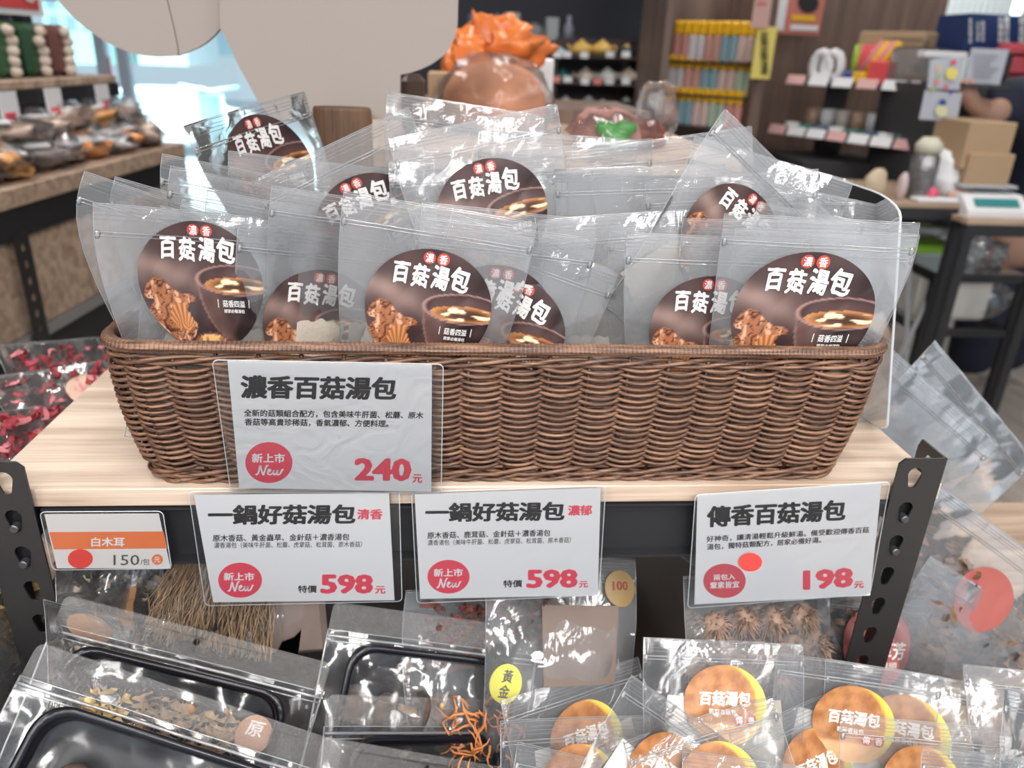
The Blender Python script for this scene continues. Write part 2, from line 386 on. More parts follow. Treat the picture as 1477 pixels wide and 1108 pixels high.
for r in range(rows):
    z = z0+(z1-z0)*r/(rows-1); L_ = bloop(z, NS*PER); pts = []; wob = rnd.uniform(0, 50)
    for i, (p, n) in enumerate(L_):
        ph = PI*(i/PER + r); c = math.cos(ph); front = max(0, c)
        sag = -.0020*front + .0010*noise.noise(Vector((i*.03, wob, 0))) + .0006
        pts.append(p + n*(.0052*math.copysign(abs(c)**.7, c)) + Vector((0, 0, sag)))
    mb = MB(); mb.tube(pts, .00205+rnd.uniform(-.0002, .0002), 5, closed=True); mb.build('weaver', M_wick, basket, smooth=True)
for i in range(NS):
    mb = MB(); mb.tube([bloop(z, NS*2)[i*2+1][0] for z in (.003, .05, .10, .148)], .0022, 5); mb.build('stake', M_wickd, basket, smooth=True)
def rope(name, z, k, R, r, pitch, phase=0, flat=1.0):
    for j in range(k):
        pts = []; n = 540
        for i, (p, nn) in enumerate(bloop(z, n)):
            a = 2*PI*(i/n*round(1.94/pitch) + j/k)+phase
            pts.append(p + nn*(R*flat*math.cos(a)+.001) + Vector((0, 0, R*math.sin(a))))
        mb = MB(); mb.tube(pts, r, 6, closed=True); mb.build(name, M_wick, basket, smooth=True)
rope('twisted_cane', .137, 3, .0036, .0022, .13)
rope('twisted_cane', .013, 3, .0044, .0023, .15, 1)
rope('twisted_cane', .0055, 3, .0038, .0023, .09, 2)
# wrapped rim: a core bound with fine cane, one turn every 4 mm
mb = MB(); n = 1450; L_ = bloop(BH, n, .001); V = []; F = []
for i, (p, nn) in enumerate(L_):
    rr = .0064*(1 + .10*abs(math.sin(PI*i/3.0)))*(1+.05*noise.noise(p*25)); 
    for k in range(8):
        a = 2*PI*k/8; V.append(p + nn*rr*math.cos(a)*1.05 + Vector((0, 0, rr*math.sin(a)*.92)))
for i in range(n):
    j = (i+1) % n
    for k in range(8): F.append((i*8+k, j*8+k, j*8+(k+1) % 8, i*8+(k+1) % 8))
mb.add(V, F); mb.build('wrapped_rim', M_wick, basket, smooth=False)
mb = MB(); mb.poly([p for p, _ in bloop(.002, 60)]); mb.poly([p for p, _ in bloop(.006, 60, -.002)][::-1]); mb.build('basket_floor', M_wickd, basket)

# ------------------------------------------------------------------ price cards
def card(name, label, q, sl, yt, yb, group=None, paper=M_paper, r=2):
    """q: the paper's corners TL TR BR BL in the photo; sl: how far the clear sleeve sticks out L T R B"""
    pts = [at(*q[0], y=yt), at(*q[1], y=yt), at(*q[3], y=yb)]
    P0 = pts[0]; n = (pts[1]-P0).cross(pts[2]-P0).normalized()
    if n.dot(CAM-P0) < 0: n = -n
    C = [onplane(*c, P0, n) for c in q]
    th = thing(name, label, 'price card', (C[2]+C[3])/2 + n*-.001, group)
    mb = MB(); mb.prism(C, n*-.0005); mb.build('paper', paper, th)
    if sl:
        ax = (C[1]-C[0]).normalized(); az = n.cross(ax).normalized()
        if az.z < 0: az = -az
        px = .00066; w = (C[1]-C[0]).length + (sl[0]+sl[2])*px; h = (C[0]-C[3]).length + (sl[1]+sl[3])*px
        mid = (C[0]+C[1]+C[2]+C[3])/4; o = mid - ax*(w/2 + (sl[0]-sl[2])*px/2) - az*(h/2 + (sl[3]-sl[1])*px/2)
        R = rrect(w, h, .005)
        mb = MB(); mb.poly([o+ax*x+az*y+n*.0011 for x, y in R]); mb.poly([o+ax*x+az*y-n*.0008 for x, y in R]); mb.build('clear_sleeve', M_sleeve, th)
        mb = MB(); mb.tube([o+ax*x+az*y+n*.0002 for x, y in R], .00045, 5, closed=True); mb.build('sleeve_edge', M_edge, th)
    return th, P0, n
def T(cd_, body, x0, y0, x1, y1, ht, m, bold=.02, shear=0, name='lettering', xt=None, space=1.0, lift=.0006):
    """words whose box runs from (x0, y0) to (x1, y1) along its foot and is ht pixels tall"""
    th, P0, n = cd_; lettering(th, body, (x0, y0), (x1, y1), (x0 if xt is None else xt, y0-ht), P0, n, m, bold, shear, lift, name, space)
def D(cd_, cx, cy, rx, ry, m, lift=.0004, name='round_badge'): disc_on(cd_[0], (cx, cy), rx, ry, cd_[1], cd_[2], m, lift, name)
NEWP = [[(0, .15), (.04, .05), (.10, .30), (.15, .85), (.17, 1.0), (.19, .75), (.24, .25), (.28, .05), (.31, .35), (.37, .85), (.42, 1.05), (.45, 1.0)],
        [(.40, .28), (.48, .38), (.53, .55), (.50, .66), (.45, .52), (.44, .25), (.49, .10), (.57, .16), (.63, .35), (.66, .60), (.64, .30), (.67, .10), (.73, .18), (.79, .58), (.77, .25), (.81, .10), (.88, .22), (.94, .55), (.96, .68), (1.0, .62)]]
def script_new(cd_, x0, y0, x1, y1, ht, m):
    """the handwritten word New as two pen strokes"""
    th, P0, n = cd_; a, b, c = (onplane(*q, P0, n) for q in ((x0, y0), (x1, y1), (x0, y0-ht)))
    mb = MB()
    for st in NEWP:
        pts = []
        for i in range(len(st)-1):      # Catmull-Rom
            p = [st[max(0, i-1)], st[i], st[i+1], st[min(len(st)-1, i+2)]]
            for k in range(4):
                t = k/4; pts.append(tuple(.5*(2*p[1][d]+(p[2][d]-p[0][d])*t+(2*p[0][d]-5*p[1][d]+4*p[2][d]-p[3][d])*t*t+(3*p[1][d]-p[0][d]-3*p[2][d]+p[3][d])*t**3) for d in (0, 1)))
        pts.append(st[-1]); W3 = [a+(b-a)*x+(c-a)*y+n*.0008 for x, y in pts]
        V = []; F = []
        for i, p in enumerate(W3):
            t = (W3[min(i+1, len(W3)-1)]-W3[max(i-1, 0)]).normalized(); s = n.cross(t)*(.00055+.00025*abs(t.z)); V += [p+s, p-s]
            if i: F.append((2*i-2, 2*i-1, 2*i+1, 2*i))
        mb.add(V, F)
    mb.build('lettering', m, th)

def new_badge(c, cx, cy, rx, ry, tx, nx):
    D(c, cx, cy, rx, ry, M_red); T(c, '新上市', *tx, M_white, .03); script_new(c, *nx, M_white)
c1 = card('price_card', 'large white price card 濃香百菇湯包 240元 on the basket front', [(328, 521), (623, 526.5), (622, 709.5), (345, 704)], (18, 3, 17, 6), -.024, -.013, 'price cards in clear sleeves')
T(c1, '濃香百菇湯包', 347, 574.5, 571, 577, 34, M_ink, .045)
T(c1, '全新的菇類組合配方，包含美味牛肝菌、松蘑、原木', 352, 600.5, 610, 604, 10.5, M_ink, .02)
T(c1, '香菇等高貴珍稀菇，香氣濃郁、方便料理。', 353, 613.5, 560, 616, 10.5, M_ink, .02)
new_badge(c1, 388, 667.5, 33.9, 30, (363.5, 667, 411, 667, 13.5), (369, 685, 409, 686, 14))
T(c1, '240', 511, 693, 593, 694, 33, M_red, .05, name='price_lettering'); T(c1, '元', 595, 696, 609, 696.5, 12.5, M_red, .03)
c2 = card('price_card', 'white 598元 price card with small red 清香, under the large 240元 card', [(279.5, 714), (561, 711), (569, 866), (307.6, 869)], (9, 7, 13, 5), -.008, -.010, 'price cards in clear sleeves')
T(c2, '一鍋好菇湯包', 300, 757, 512.6, 755.5, 29, M_ink, .045); T(c2, '清香', 515, 749, 552, 749, 15, M_red, .035)
T(c2, '原木香菇、黃金蟲草、金針菇＋濃香湯包', 307, 781, 503.7, 779, 10, M_ink, .015)
T(c2, '濃香湯包（美味牛肝菌、松蘑、虎掌菇、松茸菌、原木香菇）', 309, 790.5, 522, 789, 8.5, M_ink, .0)
new_badge(c2, 346.5, 837, 31.5, 25.5, (323, 837, 367, 837, 11.5), (329, 853, 366, 853, 14))
T(c2, '特價', 430, 854.6, 457, 854.6, 10.6, M_ink, .02); T(c2, '598', 462, 856, 538, 856, 28, M_red, .05, name='price_lettering'); T(c2, '元', 541, 856, 556, 856, 11, M_red, .03)
c3 = card('price_card', 'white 598元 price card with small red 濃郁, under the basket middle', [(598, 713), (866.6, 704), (862, 859), (606, 864)], (6, 6, 6, 6), -.008, -.010, 'price cards in clear sleeves')
T(c3, '一鍋好菇湯包', 613.4, 753, 814, 750.7, 28, M_ink, .045); T(c3, '濃郁', 819, 743.5, 854, 743, 15, M_red, .035)
T(c3, '原木香菇、鹿茸菇、金針菇＋濃香湯包', 616.4, 777, 793.5, 773, 9.7, M_ink, .015)
T(c3, '濃香湯包（美味牛肝菌、松蘑、虎掌菇、松茸菌、原木香菇）', 617, 786.8, 823, 782.6, 8.3, M_ink, .0)
new_badge(c3, 647, 832, 30.3, 24.5, (625.6, 831.5, 667.6, 831, 11.5), (630, 848, 665, 847.5, 13.5))
T(c3, '特價', 726, 847, 753, 846.5, 10.4, M_ink, .02); T(c3, '598', 759, 848.3, 833, 847.5, 27, M_red, .05, name='price_lettering'); T(c3, '元', 835, 847.5, 848, 847, 9.5, M_red, .03)
c4 = card('price_card', 'white price card 傳香百菇湯包 198元 at the right end under the shelf board', [(1006, 715), (1271.6, 697), (1255, 859), (1001.6, 872)], (9, 4, 8, 4), -.010, -.013, 'price cards in clear sleeves')
T(c4, '傳香百菇湯包', 1019, 760.7, 1218.7, 750.7, 31, M_ink, .045, xt=1019.5)
T(c4, '好神奇，讓清湯輕鬆升級鮮湯。備受歡迎傳香百菇', 1019, 782, 1253, 768.5, 9, M_ink, .015)
T(c4, '湯包，獨特菇類配方，居家必備好湯。', 1019.5, 793.5, 1184, 783, 9, M_ink, .015)
D(c4, 1045, 838, 30.5, 25, mat('rose print', (.66, .10, .13), .5)); T(c4, '兩包入', 1029, 837, 1060, 835.5, 8.7, M_white, .02); T(c4, '葷素皆宜', 1024, 849, 1066, 847, 9.7, M_white, .02)
D(c4, 1081.5, 810, 17, 13.5, M_dot, .0016)
T(c4, '198', 1158, 851, 1230, 846.5, 28.5, M_red, .05, name='price_lettering'); T(c4, '元', 1231.5, 848.3, 1245.5, 847.5, 9.6, M_red, .03)
c0 = card('price_card', 'small card 白木耳 150元 with orange band and red dot', [(64, 742), (229, 741), (246, 820), (82, 820)], (7, 5, 5, 2), -.008, -.009, 'price cards in clear sleeves', paper=mat('cream card', (.80, .76, .74), .6))
_, P0, n0 = c0; mb = MB(); mb.quad(*[onplane(*p, P0, n0)+n0*.0003 for p in ((71, 767.5), (236, 766.5), (241.5, 791), (78, 792.5))]); mb.build('orange_band', M_orange, c0[0])
T(c0, '白木耳', 132, 788, 180, 788, 13.5, M_white, .03); D(c0, 116, 806, 18, 14, M_dot)
T(c0, '150', 164, 815, 201, 815, 15, mat('grey ink', (.08, .07, .07), .6), -.004, name='price_lettering'); T(c0, '/包', 203, 814.5, 216, 814.5, 9, MATS['grey ink'], 0)
D(c0, 227, 807, 8, 7.5, M_orange); T(c0, '元', 222.5, 811, 231.5, 811, 8, M_white, .02)
# ------------------------------------------------------------------ printed round stickers
def mixc(a, b, t): t = max(0, min(1, t)); return tuple(x+(y-x)*t for x, y in zip(a, b))
def sst(a, b, x): t = max(0, min(1, (x-a)/(b-a))); return t*t*(3-2*t)
def nz(x, y, s=1, o=0): return noise.noise(Vector((x*s+o, y*s-o, o*.7)))
def art_brown(x, y):
    """the dark label: steam over a wooden soup bowl, dried mushrooms on the left"""
    c = mixc((.026, .013, .014), (.085, .045, .042), .35+.9*nz(x, y, 1.8, 3)+.3*sst(.3, -.3, y))
    st = math.exp(-((y-.06+.30*x)/.24)**2)*sst(.55, -.7, x)          # pale pinkish glow from the left
    c = mixc(c, (.34, .225, .195), st*(.62+.5*nz(x, y, 3, 9)))
    c = mixc(c, (.035, .020, .021), sst(-.30, -.70, y)*.85)
    bx, rx, ty, ry = .56, .66, .13, .235                              # the bowl: rim ellipse and its deep body
    if y < ty:
        w = rx*max(0, 1-((ty-y)/.98)**2.1)**.5 if ty-y < .98 else 0
        if abs(x-bx) < w:
            u = (x-bx)/max(w, .05); c = mixc((.115, .058, .050), (.016, .008, .009), sst(-1.0, .1, u)+.35*nz(x, y, 5, 1))
            if abs(u+.97) < .03: c = (.17, .095, .08)
    el = ((x-bx)/rx)**2 + ((y-ty)/ry)**2
    if 1 <= el < 1.10: c = mixc((.30, .17, .15), c, sst(1, 1.10, el))
    if el < 1:
        c = mixc((.085, .042, .038), (.035, .018, .018), el)
        sp = ((x-bx-.02)/.56)**2 + ((y-ty+.085)/.13)**2
        if sp < 1:
            c = mixc((.42, .17, .055), (.06, .022, .012), sst(1, .1, sp))
            c = mixc(c, (.98, .74, .46), sst(.12, .32, nz(x*.8, y*3, 5, 4))*sst(.95, .4, sp))
        c = mixc(c, (.30, .17, .15), sst(.80, .97, el))
    e2 = ((x+.62)/.42)**2 + ((y+.42)/.46)**2 + 1.1*nz(x, y, 4.2, 6)   # mushrooms
    if e2 < 1:
        r = abs(nz(x, y, 5.5, 2)); q = nz(x*2.2, y*.8, 8, 5)
        r2 = abs(nz(x+.3*nz(x, y, 9), y, 10, 4)); c = mixc((.045, .015, .011), (.32, .115, .05), sst(.0, .16, r)*sst(0, .12, r2)); c = mixc(c, (.62, .34, .21), sst(.10, .45, q)*sst(.03, .2, r2))
        if ((x+.42)/.2)**2 + ((y+.45)/.22)**2 < 1: c = mixc((.62, .26, .10), (.22, .075, .03), .5+.5*math.sin(math.atan2(y+.75, x+.42)*34))
    e3 = ((x-.02)/.32)**2 + ((y+.86)/.17)**2
    if e3 < 1: c = (.14, .065, .055) if e3 > .7 else mixc((.70, .42, .16), (.28, .12, .04), sst(-.2, .3, nz(x, y, 14, 8)))
    return c
def art_orange(x, y):
    c = mixc((.47, .21, .08), (.31, .12, .042), .5+1.1*nz(x, y, 5, 2)+.5*nz(x, y, 16, 5))
    d = ((x+.30)**2+(y-.05)**2)**.5
    c = mixc(c, (.74, .50, .07), sst(1.02, 1.10, d)); c = mixc(c, (.62, .66, .12), sst(1.12, 1.22, d)*.8)
    if y < -.42: c = mixc(c, (.80, .48, .24), sst(-.42, -.55, y)*.7)
    return c
def art_wood(x, y):
    c = mixc((.42, .20, .085), (.24, .10, .04), .5+1.2*nz(x, y*2.5, 9, 2))
    e = (x/.42)**2+((y+.25)/.2)**2
    return (.03, .02, .02) if e < 1 else c
def disc_grid(n):
    P = []
    for j in range(n+1):
        for i in range(n+1):
            u, v = 2*i/n-1, 2*j/n-1; P.append((u*math.sqrt(1-v*v/2), v*math.sqrt(1-u*u/2)))
    F = [(j*(n+1)+i, j*(n+1)+i+1, (j+1)*(n+1)+i+1, (j+1)*(n+1)+i) for j in range(n) for i in range(n)]
    return P, F
_ART = {}
def art_cols(fn, n):
    if (fn, n) not in _ART: P, F = disc_grid(n); _ART[(fn, n)] = (P, F, [fn(*p) for p in P])
    return _ART[(fn, n)]
M_print = vcol('printed sticker', .38, .35)
M_cal = mat('silver lettering', (.66, .64, .63), .5)
M_badge = mat('brick red badge', (.42, .045, .03), .5)
def sticker(parent, fn, n, rx, ry, surf, words, name='sticker'):
    """surf(x, y, lift) -> point on the bag's film. words: (text, x0, y0, x1, y1, bold, shear, material)"""
    P, F, C = art_cols(fn, n)
    me = bpy.data.meshes.new(name); me.from_pydata([surf(x*rx, y*ry, .0006) for x, y in P], [], F); me.materials.append(M_print)
    ca = me.color_attributes.new('ink', 'FLOAT_COLOR', 'POINT'); ca.data.foreach_set('color', [k for c in C for k in (*c, 1.0)])
    me.polygons.foreach_set('use_smooth', [True]*len(F)); me.update()
    o = bpy.data.objects.new(name, me); COL.objects.link(o); o.parent = parent
    for w in words:
        if w[0] == 'o':
            mb = MB(); mb.poly([surf((w[1]+w[3]*math.cos(a*PI/10))*rx, (w[2]+w[3]*rx/ry*math.sin(a*PI/10))*ry, .0009) for a in range(20)]); mb.build('red_badge', w[4], o, local=True); continue
        if w[0] == '|':
            mb = MB(); mb.poly([surf(a*rx, b*ry, .001) for a, b in ((w[1], w[2]), (w[1]+.012, w[2]), (w[1]+.012, w[4]), (w[1], w[4]))]); mb.build('lettering', w[5], o, local=True); continue
        v, f, d = glyphs(w[0], w[5], w[6]); mb = MB(); V = []
        for x, y, l_ in v:
            X = w[1]+(w[3]-w[1])*x; Y = w[2]+(w[4]-w[2])*y
            if w[5] > .04: Y += .018*math.sin(X*23)+.012*nz(X, Y, 25); X += .010*nz(X, Y, 30, 4)   # brush unevenness
            V.append(surf(X*rx, Y*ry, .0013+l_))
        mb.add(V, f); mb.build('lettering', w[7], o, local=True)
    return o
W_BROWN = [('o', -.09, .86, .092, M_badge), ('o', .115, .86, .092, M_badge), ('濃', -.15, .79, -.03, .93, .02, 0, M_cal), ('香', .055, .79, .175, .93, .02, 0, M_cal),
           ('百', -.60, .42, -.35, .76, .042, .1, M_cal), ('菇', -.33, .40, -.06, .74, .042, .1, M_cal), ('湯', -.03, .40, .24, .76, .042, .1, M_cal), ('包', .26, .40, .55, .78, .042, .1, M_cal),
           ('菇香四溢', .29, -.29, .67, -.18, .02, 0, M_cal), ('居家必備湯包', .30, -.38, .66, -.32, .02, 0, M_cal), ('|', .21, -.30, 0, -.17, M_cal), ('|', .74, -.30, 0, -.17, M_cal)]
M_cream = mat('cream lettering', (.80, .74, .68), .5)
W_ORANGE = [('百菇湯包', -.62, -.02, .62, .34, .045, .1, M_cream), ('乾鮮香菇包', -.40, -.24, .25, -.10, .02, 0, M_cream), ('o', .32, -.36, .13, M_badge), ('o', .62, -.36, .13, M_badge),
            ('傳', .23, -.46, .41, -.26, .02, 0, M_cream), ('香', .53, -.46, .71, -.26, .02, 0, M_cream)]

# ------------------------------------------------------------------ clear zip bags
M_film = film('bag film', .13, 1.35, .10, bump=(22, .26), hcol=(.96, .97, 1.0), base=.012)
M_seam = film('bag seam', .42, 1.0, .2, bump=(30, .1), base=.08)
M_zip = film('zip track', .30, 1.2, .16, bump=(60, .2), base=.07)
M_tea = mat('tea bag paper', (.44, .385, .32), .8, bump=(300, .5))
M_teaw = mat('white paper sachet', (.84, .81, .77), .75, bump=(200, .3))
def bag_shape(W, H, B, v):
    """front(x, z) and back(x, z) of bag number v; x across, z downward from 0 to -H, front faces -y"""
    cu, tw, wv = [(.006, .00, .0020), (-.008, .05, .0026), (.012, -.06, .0030), (.003, .10, .0018), (-.004, -.10, .0028), (.015, .03, .0034)][v % 6]
    def mid(x, z):
        t = -z/H; return cu*(t-.5)**2*4 - cu + tw*x*(t-.3) + wv*noise.noise(Vector((x*22+v*9, z*16, v)))*1.4 + .004*math.sin(x*26+v)*(1-t)*(v % 3)*.5
    def th(x, z):
        t = -z/H; e = max(0, 1-(abs(2*x/W))**3); return B*e*sst(.12, .55, t)*(1-.75*sst(.86, 1.0, t)) + .0004
    def wr(x, z, s): return .0011*noise.noise(Vector((x*70+s, z*45, v*3+s)))*sst(.08, .3, -z/H) + .0015*abs(noise.noise(Vector((x*30-z*22+s, z*14, v+s))))
    return (lambda x, z: mid(x, z)-th(x, z)-wr(x, z, 1)), (lambda x, z: mid(x, z)+th(x, z)+wr(x, z, 5))
def tea_sachet(parent, c, w, h, t, rot, m, name='sachet', crimp=True):
    """a paper tea bag: puffed middle, flat crimped ends with a zigzag edge"""
    nx, ny = 9, 12; V = []; F = []; M = Matrix.Rotation(rot, 3, 'Y'); c = Vector(c)
    for s in (-1, 1):
        for j in range(ny+1):
            for i in range(nx+1):
                u, v = 2*i/nx-1, 2*j/ny-1
                q = t/2*(max(0, 1-abs(u)**3)*max(0, 1-abs(v)**2.5))**.7*(1+.35*nz(u, v, 2, c.x*40+s))
                zz = v*h/2 + (.0014*(1 if i % 2 else -1) if crimp and j in (0, ny) else 0)
                V.append(M @ Vector((u*w/2*(1-.03*abs(v)), s*(q+.0002), zz)) + c)
    o2 = (nx+1)*(ny+1)
    for j in range(ny):
        for i in range(nx):
            a = j*(nx+1)+i; q = (a, a+1, a+nx+2, a+nx+1); F.append(q); F.append(tuple(k+o2 for k in q[::-1]))
    mb = MB(); mb.add(V, F); return mb.build(name, m, parent, smooth=True, local=True)
def zip_bag(name, label, W, H, B, v, kind='brown', sr=(.0645, .0605), sc=.099, tp=.20, sh=0, art=None, words=None, n=84, with_sachets=True, zipz=.024, group=None):
    b = thing(name, label, 'zip bag', (0, 0, 0), group); fr, bk = bag_shape(W, H, B, v)
    nx, nz_ = 22, 28; V = []; F = []
    sq = lambda x, z: x*(1-tp*sst(.1, .95, -z/H)) + sh*W*sst(.05, 1, -z/H)          # the bag narrows to its filled foot
    for s, fn in enumerate((fr, bk)):
        for j in range(nz_+1):
            for i in range(nx+1):
                x = (i/nx-.5)*W; z = -j/nz_*H
                if s == 0 and j == 0: z -= .0015
                V.append((sq(x, z), fn(x, z), z))
        o = s*(nx+1)*(nz_+1)
        for j in range(nz_):
            for i in range(nx): a = o+j*(nx+1)+i; F.append((a, a+nx+1, a+nx+2, a+1) if s == 0 else (a, a+1, a+nx+2, a+nx+1))
    mb = MB(); mb.add(V, F); mb.build('film', M_film, b, smooth=True, local=True)
    mb = MB(); md = lambda x, z: (fr(x, z)+bk(x, z))/2
    for sx in (-W/2, W/2): mb.tube([(sq(sx, -H*k/16), md(sx, -H*k/16), -H*k/16) for k in range(17)], .0004, 4)
    mb.tube([((k/14-.5)*W, fr((k/14-.5)*W, 0), -.0015) for k in range(15)], .00038, 4); mb.tube([((k/14-.5)*W, bk((k/14-.5)*W, 0), 0) for k in range(15)], .00038, 4)
    mb.tube([(sq((k/14-.5)*W, -H), md((k/14-.5)*W, -H), -H) for k in range(15)], .0004, 4)
    mb.build('seam', M_seam, b, smooth=True, local=True)
    mb = MB()
    for dz, r in ((0, .0008), (.0032, .0006)): mb.tube([((k/18-.5)*(W-.001), fr((k/18-.5)*W, -zipz-dz)-.0004, -zipz-dz) for k in range(19)], r, 6)
    for dz in (.006, .0095, .013): mb.tube([((k/14-.5)*W, fr((k/14-.5)*W, -dz), -dz) for k in range(15)], .00028, 4)
    for sx in (-1, 1): mb.blob((sx*(W/2-.003), fr(sx*(W/2-.003), -zipz), -zipz-.002), (.005, .003, .008), 3, .3, 6, 5)
    mb.build('zipper', M_zip, b, smooth=True, local=True)
    surf = lambda x, y, l: (sq(x, -sc+y), fr(x, -sc+y)-l, -sc+y)
    if kind: sticker(b, art or art_brown, n, sr[0], sr[1], surf, words if words is not None else W_BROWN)
    if with_sachets and kind == 'brown':
        tea_sachet(b, (sq(-W*.2, -H*.7), md(-W*.2, -H*.62), -H*.70), .062, .095, B*1.5, .12+.1*v, M_tea); tea_sachet(b, (sq(W*.2, -H*.7), md(W*.2, -H*.62)+.001, -H*.70), .062, .095, B*1.5, -.15+.07*v, M_tea)
    elif with_sachets:
        tea_sachet(b, (-W*.13, md(-W*.1, -H*.55), -H*.56), .085, .11, B*.9, .05+.06*v, M_teaw, crimp=False)
        tea_sachet(b, (W*.15, md(W*.1, -H*.55)+B*.5, -H*.57), .085, .11, B*.7, -.08, M_tea, crimp=False)
    return b
def place(b, TL, TR, W, yt, sg=1, lean=0, push=0):
    """stands bag b so that its top corners are where the two rays meet at true width W; lean tips the foot towards the viewer"""
    A = at(*TL, y=yt); d = ray(*TR); o = CAM-A; bb = d.dot(o); cc = o.dot(o)-W*W; disc = bb*bb-cc
    t = -bb if disc <= 0 else -bb + sg*math.sqrt(disc); E_ = CAM+d*t
    X = (E_-A).normalized(); c = A+X*W/2
    Y = Vector((0, 0, 1)).cross(X).normalized(); Z = X.cross(Y)
    M = Matrix((X, Y, Z)).transposed() @ Matrix.Rotation(math.radians(lean), 3, 'X')
    b.matrix_world = Matrix.Translation(c+M @ Vector((0, push, 0))) @ M.to_4x4(); return b

BW, BHT = .181, .228
protos = [zip_bag('soup_bag', '', BW, BHT, .0085, v) for v in range(4)] + [zip_bag('soup_bag', '', BW, BHT, .0085, v, kind=None, with_sachets=False) for v in range(4)]
protos += [zip_bag('soup_bag', '', BW, BHT, .0085, 2, tp=.28, sh=.13, sc=.070, sr=(.0600, .0615)), zip_bag('soup_bag', '', BW, BHT, .0085, 1, tp=.34, sh=.44, kind=None, with_sachets=False), zip_bag('soup_bag', '', BW, BHT, .0085, 0, tp=.20, sh=-.08, sr=(.0715, .066), sc=.097), zip_bag('soup_bag', '', BW, BHT, .0085, 3, tp=.24, sh=-.16)]
for p in protos[4:8]: tea_sachet(p, (-.036, 0, -BHT*.76), .06, .09, .012, .1, M_tea); tea_sachet(p, (.036, .002, -BHT*.76), .06, .09, .012, -.1, M_tea)
for p in protos: index_tree(p)
used = set()
def soup_bag(v, TL, TR, yt, sg, lean, label, group=None):
    b = protos[v] if v not in used else copy_tree(protos[v]); used.add(v)
    b['label'] = label; b['group'] = group or 'clear soup bags standing in the wicker basket'
    return place(b, TL, TR, BW, yt, sg, lean)
PK = 'clear zip bag packed with its unlabelled back to the front, between the labelled bags'; PG = 'soup bags packed back to front'
BAGS = [
 # front row, left to right
 (8, (133, 292), (418, 318), .030, 1, -1, 'foremost left soup bag in the basket, whole dark label with bowl and mushrooms showing'),
 (1, (232, 296), (484, 366), .066, 1, -1, 'soup bag just behind the foremost left bag, right part of its label showing'),
 (3, (345, 320), (590, 350), .090, 1, -1, 'soup bag whose dark label sits left of the centre bag, 菇湯包 readable'),
 (0, (496, 276), (775, 322), .042, 1, -1, 'soup bag at basket front centre, full 百菇湯包 label above the large price card'),
 (1, (600, 312), (862, 345), .062, 1, -1, 'soup bag half covered by the centre bag, right half of its dark label showing'),
 (2, (652, 306), (893, 392), .080, 1, -1, 'soup bag with hazy label and pale sachet, right of the basket centre'),
 (0, (905, 336), (1168, 346), .060, 1, -1, 'soup bag half hidden behind the foremost right bag, 百菇 showing'),
 (11, (1062, 330), (1325, 337), .062, 1, -1, 'soup bag directly behind the foremost right bag, only label edge peeking out'),
 (10, (1045, 308), (1327, 322), .040, 1, -1, 'foremost right soup bag in the basket with a full upright 百菇湯包 label'),
 # raised second row
 (1, (360, 264), (588, 155), .145, 1, -3, 'raised soup bag tilted anticlockwise behind the centre left, label top showing'),
 (0, (560, 200), (803, 150), .150, 1, -3, 'raised soup bag at back centre with 湯包 and a bowl showing on its tilted label'),
 (3, (1048, 157), (1202, 312), .120, 1, -4, 'raised soup bag tipped clockwise on the right, label slanting over dried mushrooms'),
 (8, (262, 182), (437, 132), .170, 1, -4, 'soup bag at the far back left of the basket beside the pale cutout board'),
]
for a in BAGS: soup_bag(*a)
